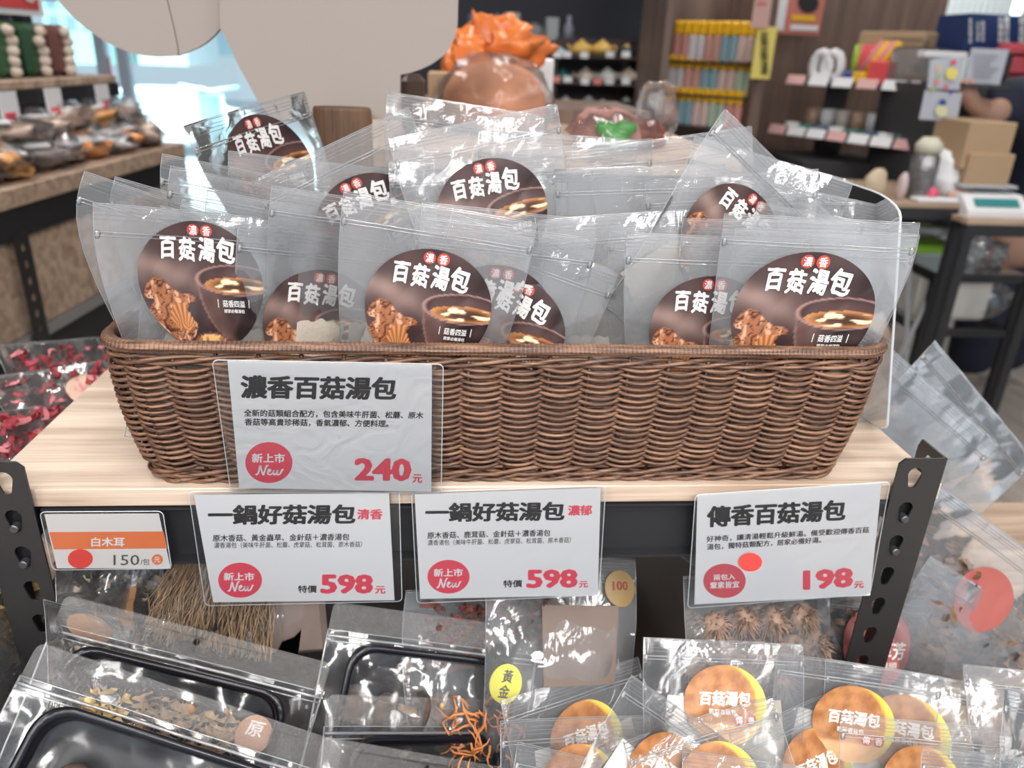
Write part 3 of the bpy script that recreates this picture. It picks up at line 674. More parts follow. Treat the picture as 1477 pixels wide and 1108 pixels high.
for a in [
 (55, (122, 247), (388, 338), .060, 1, -1, 'outermost left clear bag, curled corner sticking out past the basket end'), (55, (166, 255), (425, 330), .080, 1, -1, 'clear bag just right of the outermost left corner, no label to the front'),
 (55, (234, 222), (486, 272), .120, 1, -3, 'clear bag whose pointed corner stands highest in the left fan, below the far-left labelled bag'), (55, (246, 240), (500, 292), .105, 1, -3, 'clear bag right in front of the highest pointed corner in the left fan'),
 (55, (300, 272), (560, 326), .095, 1, -2, 'clear bag with zip sloping down above the tilted dark label left of centre'), (1, (392, 268), (642, 306), .105, 1, -3, 'clear bag under the low end of the anticlockwise-tilted raised bag'),
 (3, (610, 292), (862, 318), .100, 1, -3, 'clear bag between the back-centre labelled bag and the basket-front bags'), (2, (775, 318), (1025, 300), .100, 1, -2, 'clear bag with zip rising to the right in the gap right of centre'),
 (0, (880, 322), (1135, 334), .110, 1, -3, 'clear bag below the slanting clockwise-tipped label, zip nearly level'), (1, (985, 316), (1240, 320), .090, 1, -2, 'clear bag just behind the two foremost right bags'),
 (3, (330, 218), (575, 246), .165, 1, -4, 'clear bag whose zip crosses the label of the far-left bag'), (2, (558, 132), (785, 168), .215, 1, -4, 'rearmost tall clear bag with the highest top edge, against the beige cutout'),
 (0, (690, 186), (920, 202), .210, 1, -4, 'clear bag in front of the wrapped giant mushroom, top edge level'), (1, (705, 222), (940, 200), .180, 1, -4, 'clear bag in front of the pink tray, top edge rising rightwards'),
 (3, (848, 216), (1083, 182), .200, 1, -4, 'rear clear bag before the yellow pack cabinet, zip rising to the right'), (2, (1002, 196), (1230, 262), .175, 1, -4, 'rear right clear bag with zip falling steeply towards the acrylic panel'),
 (0, (930, 262), (1180, 244), .160, 1, -4, 'clear bag directly behind the clockwise-tipped labelled bag'), (3, (800, 245), (1045, 236), .170, 1, -4, 'clear bag in the milky middle stack, second below the top edge'),
 (1, (1000, 296), (1232, 292), .140, 1, -4, 'clear bag nearest the acrylic panel above the foremost right bag'), (2, (560, 232), (800, 226), .185, 1, -4, 'clear bag hidden behind the back-centre labelled bag, zip nearly level'),
 (70, (262, 290), (510, 358), .078, 1, -1, 'clear bag at the basket front left of centre, zip sloping down to the right'),
 (72, (1070, 256), (1288, 300), .155, 1, -3, 'clear bag right behind the acrylic panel edge, zip falling to the right'), (73, (1096, 292), (1300, 330), .105, 1, -3, 'clear bag between the foremost right bag and the acrylic panel')]:
    soup_bag(a[0]-66 if a[0] > 60 else 9 if a[0] == 55 else a[0]+4, *a[1:7], PG)
# clear acrylic panel leaning against the basket's right end
M_acr = film('clear acrylic', .20, 1.2, .08, bump=(3, .02), base=.03)
pn = thing('clear_divider', 'clear acrylic panel with rounded corner standing at the right end of the basket', 'acrylic panel', (.47, .245, 0))
a_, b_, u_ = Vector((.478, .105, .001)), Vector((.478, .385, .001)), Vector((-.050, .002, .277))
mb = MB(); R = rrect(.28, 1, .06, 5); mb.prism([a_+(b_-a_)*(x/.28)+u_*(1-(1-y)) for x, y in R], (.003, 0, 0)); mb.build('panel', M_acr, pn)
mb = MB(); mb.tube([a_+(b_-a_)*(x/.28)+u_*y+Vector((.0015, 0, 0)) for x, y in R], .0015, 6, closed=True); mb.build('polished_edge', M_edge, pn, smooth=True)
# ------------------------------------------------------------------ the lower tier, seen under and in front of the shelf board
M_pouch = film('pouch film', .016, 1.2, .11, bump=(11, .13), base=.0)
M_head = film('pouch header', .14, 1.3, .25, bump=(700, .5), hcol=(.85, .82, .80), base=.05)
M_tray = mat('black tray plastic', (.006, .006, .010), .26, spec=.45)
M_dmush = mat('dried mushroom cap', (.085, .052, .040), .85, noise_=(60, .7, (1, 1, 1)), bump=(180, .9))
M_tmush = mat('tan mushroom', (.42, .27, .15), .8, noise_=(50, .4, (1, 1, 1)), bump=(120, .8))
M_gmush = mat('grey brown fungus', (.26, .22, .18), .85, noise_=(40, .45, (1, 1, 1)), bump=(120, .8))
M_cord = mat('orange cordyceps', (.62, .22, .07), .7, noise_=(60, .35, (1, 1, 1)))
M_yel = mat('yellow mushroom', (.80, .58, .22), .7, noise_=(40, .3, (1, 1, 1)))
M_big = film('big bag film', .16, 1.4, .10, bump=(9, .35), hcol=(.88, .93, 1.0), base=.03)
M_str = mat('straw strands', (.36, .24, .145), .7, noise_=(30, .4, (1, 1, 6)))
M_rose = mat('dried red petals', (.36, .045, .06), .7, noise_=(30, .6, (1, 1, 1)))
M_pinkp = mat('pink dried petals', (.62, .20, .22), .7, noise_=(30, .5, (1, 1, 1)))
M_bmush = mat('brown dried slices', (.30, .17, .10), .8, noise_=(35, .5, (1, 1, 1)), bump=(90, .8))
M_fuzz = mat('shaggy mushroom', (.30, .20, .15), .9, noise_=(60, .4, (1, 1, 1)))

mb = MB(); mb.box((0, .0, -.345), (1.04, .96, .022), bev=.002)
low = thing('lower_display', 'oak lower shelf of the rack carrying the pouches and soup bags in front', 'display shelf', (0, 0, -.36)); mb.build('shelf_board', mat('shade-darkened shelf', (.035, .026, .022), .6), low)  # board colour darkened to stand for the shade under the upper shelf
mb = MB(); mb.box((0, 0, -.73), (1.0, .90, .745)); mb.build('base_cabinet', M_black, low)

def frill(mb, c, s, sd, n=5):
    """one curled ribbon of dried fungus"""
    r = random.Random(sd); c = Vector(c); a = r.uniform(0, 6.3); M = Matrix.Rotation(r.uniform(-1.2, 1.2), 3, 'X') @ Matrix.Rotation(a, 3, 'Z'); V = []; F = []
    cu = r.uniform(1.5, 4.5); w = s*r.uniform(.25, .5)
    for i in range(n+1):
        t = i/n-.5; p = Vector((math.sin(t*cu)/cu*s*1.6, (1-math.cos(t*cu))/cu*s*1.6, 0)); e = w*(1-(2*t)**2*.6)
        V += [M @ (p+Vector((0, 0, e*.5+.12*s*math.sin(i*2.1+sd)))) + c, M @ (p+Vector((0, .15*s*math.cos(i*1.7), -e*.5))) + c]
        if i: F.append((2*i-2, 2*i-1, 2*i+1, 2*i))
    mb.add(V, F)
def frills(parent, name, m, pts, s, local=True, kind='stuff'):
    mb = MB()
    for i, p in enumerate(pts): frill(mb, p, s*rnd.uniform(.7, 1.3), i*7+len(pts))
    o = mb.build(name, m, parent, smooth=True, local=local); o['kind'] = kind; return o
def mushroom(parent, c, r, m, m2, R, sd=0):
    """a dried cap with curled rim and a stub of stem"""
    mb = MB(); V = []; F = []; c = Vector(c); n = 12; prof = [(.02, .50), (.35, .47), (.70, .33), (.95, .10), (1.0, -.06), (.86, -.16), (.55, -.05), (.18, -.02)]
    for q, z in prof:
        for k in range(n):
            a = 2*PI*k/n; w = 1+.16*noise.noise(Vector((math.cos(a)*1.5+sd, math.sin(a)*1.5, q*2+sd)))
            V.append(R @ Vector((q*r*w*math.cos(a), q*r*w*math.sin(a), z*r*w)) + c)
    for i in range(len(prof)-1):
        for k in range(n): F.append((i*n+k, i*n+(k+1) % n, (i+1)*n+(k+1) % n, (i+1)*n+k))
    F.append(tuple(range(n))[::-1]); mb.add(V, F)
    mb.tube([R @ Vector((0, 0, -.05*r)) + c, R @ Vector((.1*r, 0, -.5*r)) + c, R @ Vector((.15*r, .1*r, -.9*r)) + c], [r*.2, r*.17, r*.14], 7, mi=1)
    return mb.build('dried_mushroom', [m, m2], parent, smooth=True, local=True)
def box_pts(n, cx, cy, cz, dx, dy, dz): return [(cx+rnd.uniform(-dx, dx), cy+rnd.uniform(-dy, dy), cz+rnd.uniform(-dz, dz)) for _ in range(n)]
def pouch(label, W, H, v, TL, TR, yt, lean, tray=True, sg=1, header=.028, group='clear stand-up pouches with black trays'):
    b = thing('mushroom_pouch', label, 'pouch', (0, 0, 0), group); B = .020; fr, bk = bag_shape(W, H, B, v)
    nx, nn = 26, 26; V = []; F = []
    for s, fn in enumerate((fr, bk)):
        for j in range(nn+1):
            for i in range(nx+1):
                z = -header-(H-header)*j/nn; x = (i/nx-.5)*W
                V.append((x, fn(x, z) + .0025*noise.noise(Vector((x*60, z*60, s+v))), z))
        o = s*(nx+1)*(nn+1)
        for j in range(nn):
            for i in range(nx): a = o+j*(nx+1)+i; F.append((a, a+nx+1, a+nx+2, a+1) if s == 0 else (a, a+1, a+nx+2, a+nx+1))
    mb = MB(); mb.add(V, F); mb.build('film', M_pouch, b, smooth=True, local=True)
    md = lambda x, z: (fr(x, z)+bk(x, z))/2
    # header strip with rounded corners and a hang hole
    c = bpy.data.curves.new('h', 'CURVE'); c.dimensions = '2D'; c.fill_mode = 'BOTH'
    O = [(x-W/2, z-header) for x, z in rrect(W, header, .007)]; O = [(x, z if z > -header*.6 else -header) for x, z in O]
    xs = [(-.5+k/20)*W for k in range(1, 20)]; O = O + []
    for P in (O, [(.0035*math.cos(a*PI/6), -header*.45+.0035*math.sin(a*PI/6)) for a in range(12)]):
        s = c.splines.new('POLY'); s.points.add(len(P)-1); s.use_cyclic_u = True
        for q, p in zip(s.points, P): q.co = (*p, 0, 1)
    oo = bpy.data.objects.new('h', c); COL.objects.link(oo); me = bpy.data.meshes.new_from_object(oo.evaluated_get(bpy.context.evaluated_depsgraph_get())); bpy.data.objects.remove(oo)
    mb = MB(); mb.add([(p.co.x, md(p.co.x, -header), p.co.y) for p in me.vertices], [tuple(p.vertices) for p in me.polygons]); bpy.data.meshes.remove(me); mb.build('header', M_head, b, local=True)
    mb = MB()
    for dz, r in ((header, .0006), (header+.006, .0016), (header+.011, .0009)): mb.tube([((k/18-.5)*W, fr((k/18-.5)*W, -dz)-.0008, -dz) for k in range(19)], r, 6)
    mb.build('zipper', M_zip, b, smooth=True, local=True)
    for sx in (-W/2, W/2): mb = MB(); mb.tube([(sx, md(sx, -header-(H-header)*k/14), -header-(H-header)*k/14) for k in range(15)], .0011, 5); mb.build('seam', M_seam, b, smooth=True, local=True)
    if tray:
        w, h, d = W*.80, H*.66, .030; cz = -header-.008-h/2; V = []; F = []; R0 = rrect(w, h, .026, 5); n = len(R0)
        rings = [(0, 0), (.0, -.0015), (.006, -.0015), (.008, .004), (.014, d-.004), (.020, d), (.030, d)]
        for ins, dy in rings:
            k = 1-2*ins/w; k2 = 1-2*ins/h
            for x, z in R0: V.append(((x-w/2)*k, -.014+dy, (z-h/2)*k2+cz))
        for i in range(len(rings)-1):
            for k in range(n): F.append((i*n+k, i*n+(k+1) % n, (i+1)*n+(k+1) % n, (i+1)*n+k))
        F.append(tuple((len(rings)-1)*n+k for k in range(n))); mb = MB(); mb.add(V, F); mb.build('tray', M_tray, b, smooth=True, local=True)
    place(b, TL, TR, W, yt, sg, lean); return b, fr, W, H
def round_label(b, fr, cx, cz, rx, ry, col, words, name='round_label', text_m=None):
    c0 = col; fnc = (lambda x, y: c0) if not callable(col) else col
    return sticker(b, fnc, 14, rx, ry, lambda x, y, l: (x+cx, fr(x+cx, y+cz)-l-.0006, y+cz), words, name)
RX = lambda a: Matrix.Rotation(math.radians(a), 3, 'X')
# trays, back to front
pC, frC, _, _ = pouch('pouch of dried caps and orange strands with yellow round 黃金 sticker', .235, .25, 3, (482, 868), (778, 908), -.01, -32)
for i, (x, z, r) in enumerate([(-.075, -.098, .019), (-.045, -.104, .022), (-.010, -.100, .023), (.018, -.094, .017), (-.06, -.128, .02), (-.02, -.132, .022)]):
    mushroom(pC, (x, -.006, z), r, M_dmush, M_tmush, RX(70+20*math.sin(i*2))@Matrix.Rotation(i, 3, 'Y'), i)
def cord(parent, pts, n=46):
    mb = MB()
    for i in range(n):
        x, y, z = pts[i % len(pts)]; p = [Vector((x, y, z))]; d = Vector((rnd.uniform(-1, 1), rnd.uniform(-.5, .3), rnd.uniform(-1, 1))).normalized()
        for k in range(4): d = (d+Vector((rnd.uniform(-.6, .6), rnd.uniform(-.4, .4), rnd.uniform(-.6, .6)))).normalized(); p.append(p[-1]+d*.007)
        mb.tube(p, [.0014, .0015, .0013, .0010, .0005], 5)
    o = mb.build('cordyceps_strands', M_cord, parent, smooth=True, local=True); o['kind'] = 'stuff'
cord(pC, box_pts(46, .065, -.016, -.112, .036, .006, .022))
YEL = lambda x, y: mixc((.86, .78, .04), (.62, .50, .02), sst(-.2, -1, y)*.6)
round_label(pC, lambda x, z: -.024, .078, -.058, .0185, .0205, YEL, [('黃', -.30, .05, .38, .72, .025, .1, M_ink), ('金', -.38, -.72, .30, -.05, .025, .1, M_ink)])
pB, frB, _, _ = pouch('pouch with tray of pale sliced mushrooms running under the 清香 card', .27, .25, 1, (92, 858), (497, 962), -.03, -38)
frills(pB, 'dried_slices', M_yel, box_pts(34, -.058, -.013, -.084, .022, .004, .015), .012); frills(pB, 'dried_slices', M_tmush, box_pts(110, .020, -.014, -.090, .046, .004, .024), .014)
round_label(pB, lambda x, z: frB(x, z)-.004, .083, -.080, .0175, .0175, (.46, .22, .12), [('原', -.5, -.1, .5, .7, .03, .1, M_cream)])
pD, frD, _, _ = pouch('pouch at the lower middle with crinkled top and shiny zip over a black tray', .235, .25, 0, (470, 1002), (738, 1010), -.10, -40)
pE, frE, _, _ = pouch('lowest middle pouch with orange strands and yellow sticker at the bottom edge', .25, .24, 2, (455, 1062), (752, 1112), -.165, -44)
cord(pE, box_pts(30, .03, -.026, -.036, .02, .006, .014)); round_label(pE, lambda x, z: frE(x, z)-.004, .066, -.045, .018, .018, YEL, [('黃', -.30, .05, .38, .72, .025, .1, M_ink)])
pA, frA, _, _ = pouch('foremost left pouch over a large glossy black tray of dried shiitake caps', .28, .26, 4, (56, 926), (500, 1074), -.13, -42)
for i, (x, z, r) in enumerate([(-.062, -.094, .020), (-.020, -.098, .020), (.016, -.084, .021), (.060, -.105, .021), (-.085, -.125, .02), (-.03, -.135, .022), (.03, -.13, .022)]):
    mushroom(pA, (x, -.010, z), r, M_dmush, M_tmush, RX(75+15*math.sin(i*3))@Matrix.Rotation(i*1.3, 3, 'Y'), i+9)

# loose filled bags: a puffed clear bag with heaped contents
def filled(name, label, cat, W, H, B, v, TL, TR, yt, lean, group=None, sg=1, tp=.1, zipper=True, fm=None):
    b = zip_bag(name, label, W, H, B, v, kind=None, with_sachets=False, tp=tp, group=group)
    if fm: [c for c in b.children if c.name.startswith('film')][0].data.materials[0] = fm
    if not zipper:
        for c in list(b.children):
            if c.name.startswith('zipper'): bpy.data.objects.remove(c)
    place(b, TL, TR, W, yt, sg, lean); return b, bag_shape(W, H, B, v)[0]
b, fr = filled('fungus_bag', 'clear bag of pale grey wood ear right under the small orange price card', 'bag', .15, .17, .020, 0, (78, 790), (232, 800), .02, -25, zipper=False)
frills(b, 'wood_ear', M_gmush, box_pts(170, 0, -.004, -.075, .058, .008, .05), .013)
b, fr = filled('fungus_bag', 'clear bag of grey wood ear with an orange oval label behind the left pouch', 'bag', .20, .20, .018, 2, (58, 866), (270, 905), -.035, -40, zipper=False)
frills(b, 'wood_ear', M_gmush, box_pts(150, .0, -.004, -.075, .085, .006, .05), .015)
round_label(b, fr, -.045, -.022, .030, .016, (.72, .36, .16), [])
b, fr = filled('fungus_bag', 'bag of dark wood ear with an orange round label at the bottom left corner', 'bag', .24, .24, .022, 1, (-150, 960), (72, 948), -.09, -40, zipper=False)
frills(b, 'wood_ear', mat('dark wood ear', (.10, .085, .075), .8, noise_=(40, .8, (1, 1, 1))), box_pts(260, 0.04, -.006, -.10, .085, .01, .085), .016)
round_label(b, fr, .022, -.068, .036, .042, (.70, .33, .10), [('菇', .30, -.1, .70, .25, .03, .3, M_cream), ('包', .25, -.6, .65, -.2, .03, .3, M_cream)])
b, fr = filled('fungus_bag', 'glossy clear bag with pale yellow label left of the left post', 'bag', .20, .2, .022, 3, (-120, 800), (52, 830), -.02, -20, zipper=False)
frills(b, 'dried_slices', M_yel, box_pts(60, .05, -.004, -.06, .04, .008, .05), .018)
# straw-like strands
en = thing('noodle_bag', 'clear bag of straw-coloured dried enoki strands behind the left price card', 'bag', at(330, 900, y=.05))
mb = MB()
for i in range(430):
    t = rnd.random(); u = rnd.gauss(0, .05); y0 = .03+rnd.uniform(0, .05)
    a = at(258+130*t, 800+rnd.uniform(-10, 10), y=y0+.02); c = at(205+185*min(1, max(0, t+u)), 915+30*t+rnd.uniform(-12, 12), y=y0-.03); m_ = (a+c)/2+Vector((rnd.uniform(-.016, .016), rnd.uniform(-.01, .01), rnd.uniform(-.004, .004)))
    mb.tube([a, (a+m_)/2+Vector((rnd.uniform(-.003, .003), 0, 0)), m_, (m_+c)/2+Vector((rnd.uniform(-.007, .007), 0, 0)), c], .00075, 3, cap=False)
o = mb.build('enoki_strands', M_str, en, smooth=True); o['kind'] = 'stuff'
mb = MB(); V = []; F = []
for j in range(9):
    for i in range(13): p = at(150+300*i/12-20*j/8, 795+150*j/8, y=.02-.03*j/8+.008*math.sin(i*1.7)+.006*math.sin(j+i)); V.append(p)
for j in range(8):
    for i in range(12): a = j*13+i; F.append((a, a+1, a+14, a+13))
mb.add(V, F); mb.build('film', M_pouch, en, smooth=True)
a_, b_ = at(418, 905, y=.035), None; mb = MB(); mb.box((a_.x, .05, a_.z), (.078, .016, .085), R=RX(-14) @ Matrix.Rotation(-.06, 3, 'Y'), bev=.006)
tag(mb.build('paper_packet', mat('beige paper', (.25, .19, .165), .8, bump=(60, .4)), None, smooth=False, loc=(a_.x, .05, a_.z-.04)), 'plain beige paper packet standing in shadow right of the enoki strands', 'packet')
M_dfilm = film('brownish film', .10, 1.2, .2, bump=(20, .5), hcol=(.55, .42, .38), base=.02)
b, fr = filled('bean_bag', 'brown bag with plain tan paper label and round yellowish seal', 'bag', .19, .22, .02, 2, (700, 800), (915, 806), .03, -28)
frills(b, 'dark_slices', M_dmush, box_pts(90, -.02, .0, -.05, .06, .008, .04), .018)
mb = MB(); mb.quad(*[(x, fr(x, z)-.003, z) for x, z in ((-.028, -.052), (.066, -.052), (.058, -.135), (-.030, -.135))]); mb.build('paper_label', mat('shade-darkened tan paper', (.17, .125, .105), .8), b, local=True)  # tan paper with the shadow around it put into its colour
round_label(b, lambda x, z: fr(x, z)-.003, .070, -.033, .020, .020, (.27, .18, .08), [('100', -.5, -.1, .5, .4, .02, 0, mat('maroon print', (.20, .03, .03), .6))])
b, fr = filled('slice_bag', 'clear bag of dark red-brown slices under the middle price card', 'bag', .20, .16, .018, 1, (585, 852), (800, 846), .01, -30, zipper=False)
frills(b, 'dried_slices', mat('red brown slices', (.16, .05, .04), .8), box_pts(110, .0, .0, -.05, .08, .006, .035), .014)
b, fr = filled('lion_mane_bag', 'clear bag of shaggy tan mushrooms under the right price card', 'bag', .21, .20, .028, 0, (985, 832), (1195, 826), .01, -26, zipper=False)
for i, (x, z) in enumerate([(-.065, -.055), (-.025, -.05), (.018, -.055), (.06, -.05), (-.045, -.085), (0, -.09), (.045, -.088), (.08, -.085), (-.08, -.10), (-.02, -.12), (.03, -.12)]):
    mb = MB()
    for k in range(110):
        d = Vector((rnd.gauss(0, 1), rnd.gauss(0, 1)-.5, rnd.gauss(0, 1))).normalized(); p = Vector((x, -.004, z))+d*.012
        mb.tube([p, p+d*.006+Vector((0, 0, -.001)), p+d*.010+Vector((rnd.uniform(-.004, .004), 0, -.005))], [.0012, .0009, .0004], 3, cap=False)
    mb.blob((x, -.004, z), (.032, .024, .032), i, .3, 9, 7); mb.build('shaggy_mushroom', M_fuzz, b, smooth=True, local=True)
# right of the rack: big clear bags standing on the neighbouring stand
st = thing('side_stand', 'low stand right of the rack heaped with clear bags', 'stand', (.82, .1, FL)); mb = MB(); mb.box((.87, .0, -.36), (.72, 1.0, .03)); mb.build('top_board', M_oakd, st)
mb = MB(); mb.box((.87, 0, -.74), (.66, .94, .71)); mb.build('base_cabinet', M_black, st)
st = thing('side_stand', 'low stand left of the rack under the bags of dried red flowers', 'stand', (-.82, .3, FL)); mb = MB(); mb.box((-.87, .15, -.22), (.70, .9, .03)); mb.build('top_board', M_oakd, st)
mb = MB(); mb.box((-.87, .15, -.67), (.64, .84, .85)); mb.build('base_cabinet', M_black, st)
RB = 'large clear bags of dried mushrooms right of the rack'
def bigbag(label, v, TL, TR, yt, lean, W=.26, H=.36, cm=None, fill=None, s=.024, B=.035, extra=None):
    b, fr = filled('mushroom_bag', label, 'bag', W, H, B, v, TL, TR, yt, lean, RB, tp=.08, fm=M_big)
    if fill: frills(b, 'dried_slices', cm or M_bmush, box_pts(*fill), s)
    if extra: round_label(b, fr, *extra)
    return b, fr
bigbag('empty-topped tall clear bag right of the acrylic panel, pointed corner upward', 3, (1352, 492), (1492, 665), .20, -8, fill=(90, 0, 0, -.27, .09, .015, .06))
bigbag('clear bag behind the right post with slanting milky film and brown slices', 1, (1250, 470), (1440, 640), .16, -8, fill=(110, .02, 0, -.26, .09, .015, .07))
bigbag('clear bag at the right edge with long diagonal zip and coral round label', 2, (1345, 692), (1560, 850), .12, -3, H=.30, fill=(230, 0, 0, -.16, .10, .012, .10), extra=(.030, -.082, .040, .040, (.36, .10, .085), []))
bigbag('clear bag lying lower right beside the right post, glossy folds over brown slices', 5, (1345, 805), (1545, 925), .09, -6, H=.22, fill=(280, .02, 0, -.12, .10, .012, .08))
RED = lambda x, y: mixc((.42, .09, .09), (.36, .13, .12), .5+nz(x, y, 3, 3))
b, fr = bigbag('bag with a dusky red round label 茶草芳 partly behind the foot of the right post', 0, (1140, 838), (1350, 862), .075, -5, .21, .20, fill=(60, -.04, 0, -.10, .05, .012, .07))
round_label(b, lambda x, z: fr(x, z)-.002, .028, -.066, .050, .050, RED, [('茶草芳', -.40, -.25, .85, .15, .03, .1, M_cream), ('香濃順', -.25, -.45, .6, -.30, .01, 0, M_cream)])
# orange soup bags, bottom right
og = [zip_bag('soup_bag', '', .178, .205, .008, v, kind='orange', sr=(.0455, .040), sc=.064, art=art_orange, words=W_ORANGE, n=30, tp=.06, zipz=.018) for v in range(3)]
for p in og: index_tree(p)
for p in og:
    for c_ in p.children:
        if c_.name.startswith('film'): c_.data.materials[0] = film('thin bag film', .06, .85, .12, bump=(22, .3), hcol=(.92, .95, 1.0), base=.0)
ogu = set()
def obag(v, TL, TR, yt, lean, label):
    b = og[v] if v not in ogu else copy_tree(og[v]); ogu.add(v); b['label'] = label; b['group'] = 'orange-labelled soup bags at the lower right'; place(b, TL, TR, .178, yt, 1, lean)
for a in [
 (0, (928, 920), (1158, 930), -.030, -30, 'orange-labelled soup bag right under the left corner of the right price card'),
 (1, (1122, 942), (1359, 976), -.040, -30, 'orange-labelled soup bag in front of the foot of the right post'),
 (2, (1190, 950), (1430, 990), -.030, -30, 'orange-labelled soup bag second behind the bag at the post foot, label edge showing'),
 (0, (722, 1012), (920, 948), -.070, -32, 'orange-labelled soup bag tilted anticlockwise beside the yellow 黃金 sticker'),
 (1, (911, 974), (1085, 1092), -.090, -36, 'orange-labelled soup bag tipped clockwise between two anticlockwise ones'),
 (2, (898, 1070), (1112, 1004), -.115, -36, 'orange-labelled soup bag tilted anticlockwise at the bottom centre right'),
 (0, (1052, 1060), (1234, 984), -.100, -36, 'orange-labelled soup bag with zip rising to the right over the post-foot bag'),
 (1, (1213, 1031), (1448, 1052), -.110, -36, 'orange-labelled soup bag near the bottom right, large white 菇湯包 on orange'),
 (2, (745, 1070), (960, 1120), -.130, -38, 'orange-labelled soup bag at the bottom edge next to the black trays'),
 (0, (985, 1082), (1200, 1112), -.150, -38, 'orange-labelled soup bag cut by the bottom edge below the tilted pile'),
 (1, (1330, 1076), (1560, 1104), -.150, -38, 'orange-labelled soup bag cut by the bottom right corner'),
 (2, (720, 1040), (935, 1032), -.110, -34, 'orange-labelled soup bag with level zip right of the black trays, below the tilted bag')]: obag(*a)
for i, (TL, TR, yt, lb) in enumerate([((1388, 958), (1640, 985), -.06, 'brown wood-grain 百菇 label soup bag at the right edge beside the orange ones'), ((1448, 992), (1690, 1040), -.11, 'clear soup bag cut by the right edge over the wood-grain labelled bag')]):
    b = zip_bag('soup_bag', lb, .195, .225, .008, i, kind='orange', sr=(.052, .048), sc=.082, art=art_wood, words=[('百菇湯包', -.80, .25, .70, .62, .045, .1, M_cream), ('輕鬆順飲', -.35, .05, .4, .17, .01, 0, M_cream)], n=30, tp=.06, zipz=.018, group='brown-labelled soup bags at the lower right'); place(b, TL, TR, .195, yt, 1, -40)
# red flower bags left of the rack
LG = 'clear bags of dried red flowers left of the rack'
for i, (TL, TR, yt, ln, v, lb) in enumerate([((-10, 498), (142, 486), .42, -25, 0, 'rearmost clear bag of dried red flowers beside the left end of the basket'), ((-30, 545), (150, 520), .30, -35, 2, 'bag of dried red flowers with a cream and pink label, left of the basket'), ((-60, 600), (110, 578), .20, -40, 1, 'front clear bag of dried red flowers at the left edge of the shelf board')]):
    b, fr = filled('flower_bag', lb, 'bag', .20, .22, .03, v, TL, TR, yt, ln, LG, zipper=False)
    frills(b, 'dried_petals', M_rose, box_pts(120, 0, -.006, -.09, .08, .014, .075), .018); frills(b, 'pale_petals', M_pinkp, box_pts(60, 0, -.012, -.09, .08, .012, .075), .016)
    if i == 1: round_label(b, lambda x, z: fr(x, z)-.003, .040, -.055, .042, .034, lambda x, y: mixc((.80, .55, .40), (.75, .25, .32), sst(0, .4, nz(x, y, 4, 2))), [])
# ------------------------------------------------------------------ the shop behind
def fbox(mb, x0, y0, x1, y1, Y, th, mi=None, bev=0, ink=None):
    """an upright box whose front face fills the photo rectangle at depth Y; th deep"""
    a = at((x0+x1)/2, y1, y=Y); b = at((x0+x1)/2, y0, y=Y); l = at(x0, (y0+y1)/2, y=Y); r = at(x1, (y0+y1)/2, y=Y)
    w = r.x-l.x; h = b.z-a.z; c = Vector(((l.x+r.x)/2, Y+th/2, (a.z+b.z)/2)); mb.box(c, (w, th, h), bev=bev, mi=mi, ink=ink); return c, w, h
def one(name, label, cat, x0, y0, x1, y1, Y, th, m, group=None, bev=.004, zb=None):
    mb = MB(); c, w, h = fbox(mb, x0, y0, x1, y1, Y, th, bev=bev)
    if zb is not None: zt = c.z+h/2; h = zt-zb; c = Vector((c.x, c.y, (zt+zb)/2)); mb = MB(); mb.box(c, (w, th, h), bev=bev)
    o = mb.build(name, m, None, loc=(c.x, c.y, c.z-h/2)); return tag(o, label, cat, group), c, w, h
M_board = mat('beige cutout board', (.375, .325, .295), .85, bump=(500, .15))
M_wallb = mat('dark blue grey wall', (.045, .045, .06), .7)
M_wallw = mat('pale wall', (.62, .66, .68), .7)
M_brwood = wood('brown wall boards', (.085, .052, .042), (.22, .145, .11), 2, .5, .35)
M_floor = wood('grey oak planks', (.36, .31, .27), (.58, .52, .47), 1, .28, .5, .05)
M_grey = mat('grey plastic', (.42, .43, .45), .5); M_wpl = mat('white plastic', (.80, .80, .82), .4)
M_kraft = mat('kraft cardboard', (.44, .30, .18), .8); M_navy = mat('navy carton', (.008, .032, .13), .5)
# floor planks
px_ = MB(); px_.box((0, 0, 0), (.176, 1.16, .012), bev=.002); pm = px_.mesh('floor_plank', M_floor); fl = bpy.data.objects['floor']
for i in range(22):
    for j in range(6):
        o = bpy.data.objects.new('floor_plank', pm); COL.objects.link(o); o.parent = fl; o.location = (.55+.18*i, -.7+1.165*j+(.55 if i % 2 else 0), FL-.004)
# walls
mb = MB(); mb.box((2.3, 5.3, .2), (6.4, .1, 2.9)); struct('wall_back', mb, M_wallb)
mb = MB(); mb.box((5.3, 2.2, .2), (.1, 6.4, 2.9)); struct('wall_right', mb, M_wallw)
mb = MB(); mb.box((-3.4, 1.6, .2), (.1, 7.5, 2.9)); struct('wall_left', mb, M_wallb)
# shop front with glass, left of the dark wall
wn = thing('window_1', None, None, (-2.1, 5.3, FL)); wn['kind'] = 'structure'
mb = MB()
for x in (-3.3, -2.42, -2.28, -1.35, -.92): mb.box((x, 5.3, .2), (.07, .08, 2.7))
mb.box((-2.1, 5.3, 1.5), (2.5, .08, .1)); mb.box((-2.1, 5.3, .62), (2.5, .05, .05)); mb.build('window_frame', mat('blue grey frame', (.60, .68, .80), .4), wn)
mb = MB(); mb.box((-2.1, 5.3, .2), (2.5, .008, 2.6)); mb.build('pane', film('window glass', .02, .8, .02, tint=(.90, .98, 1), bump=(1, 0), base=.0), wn)
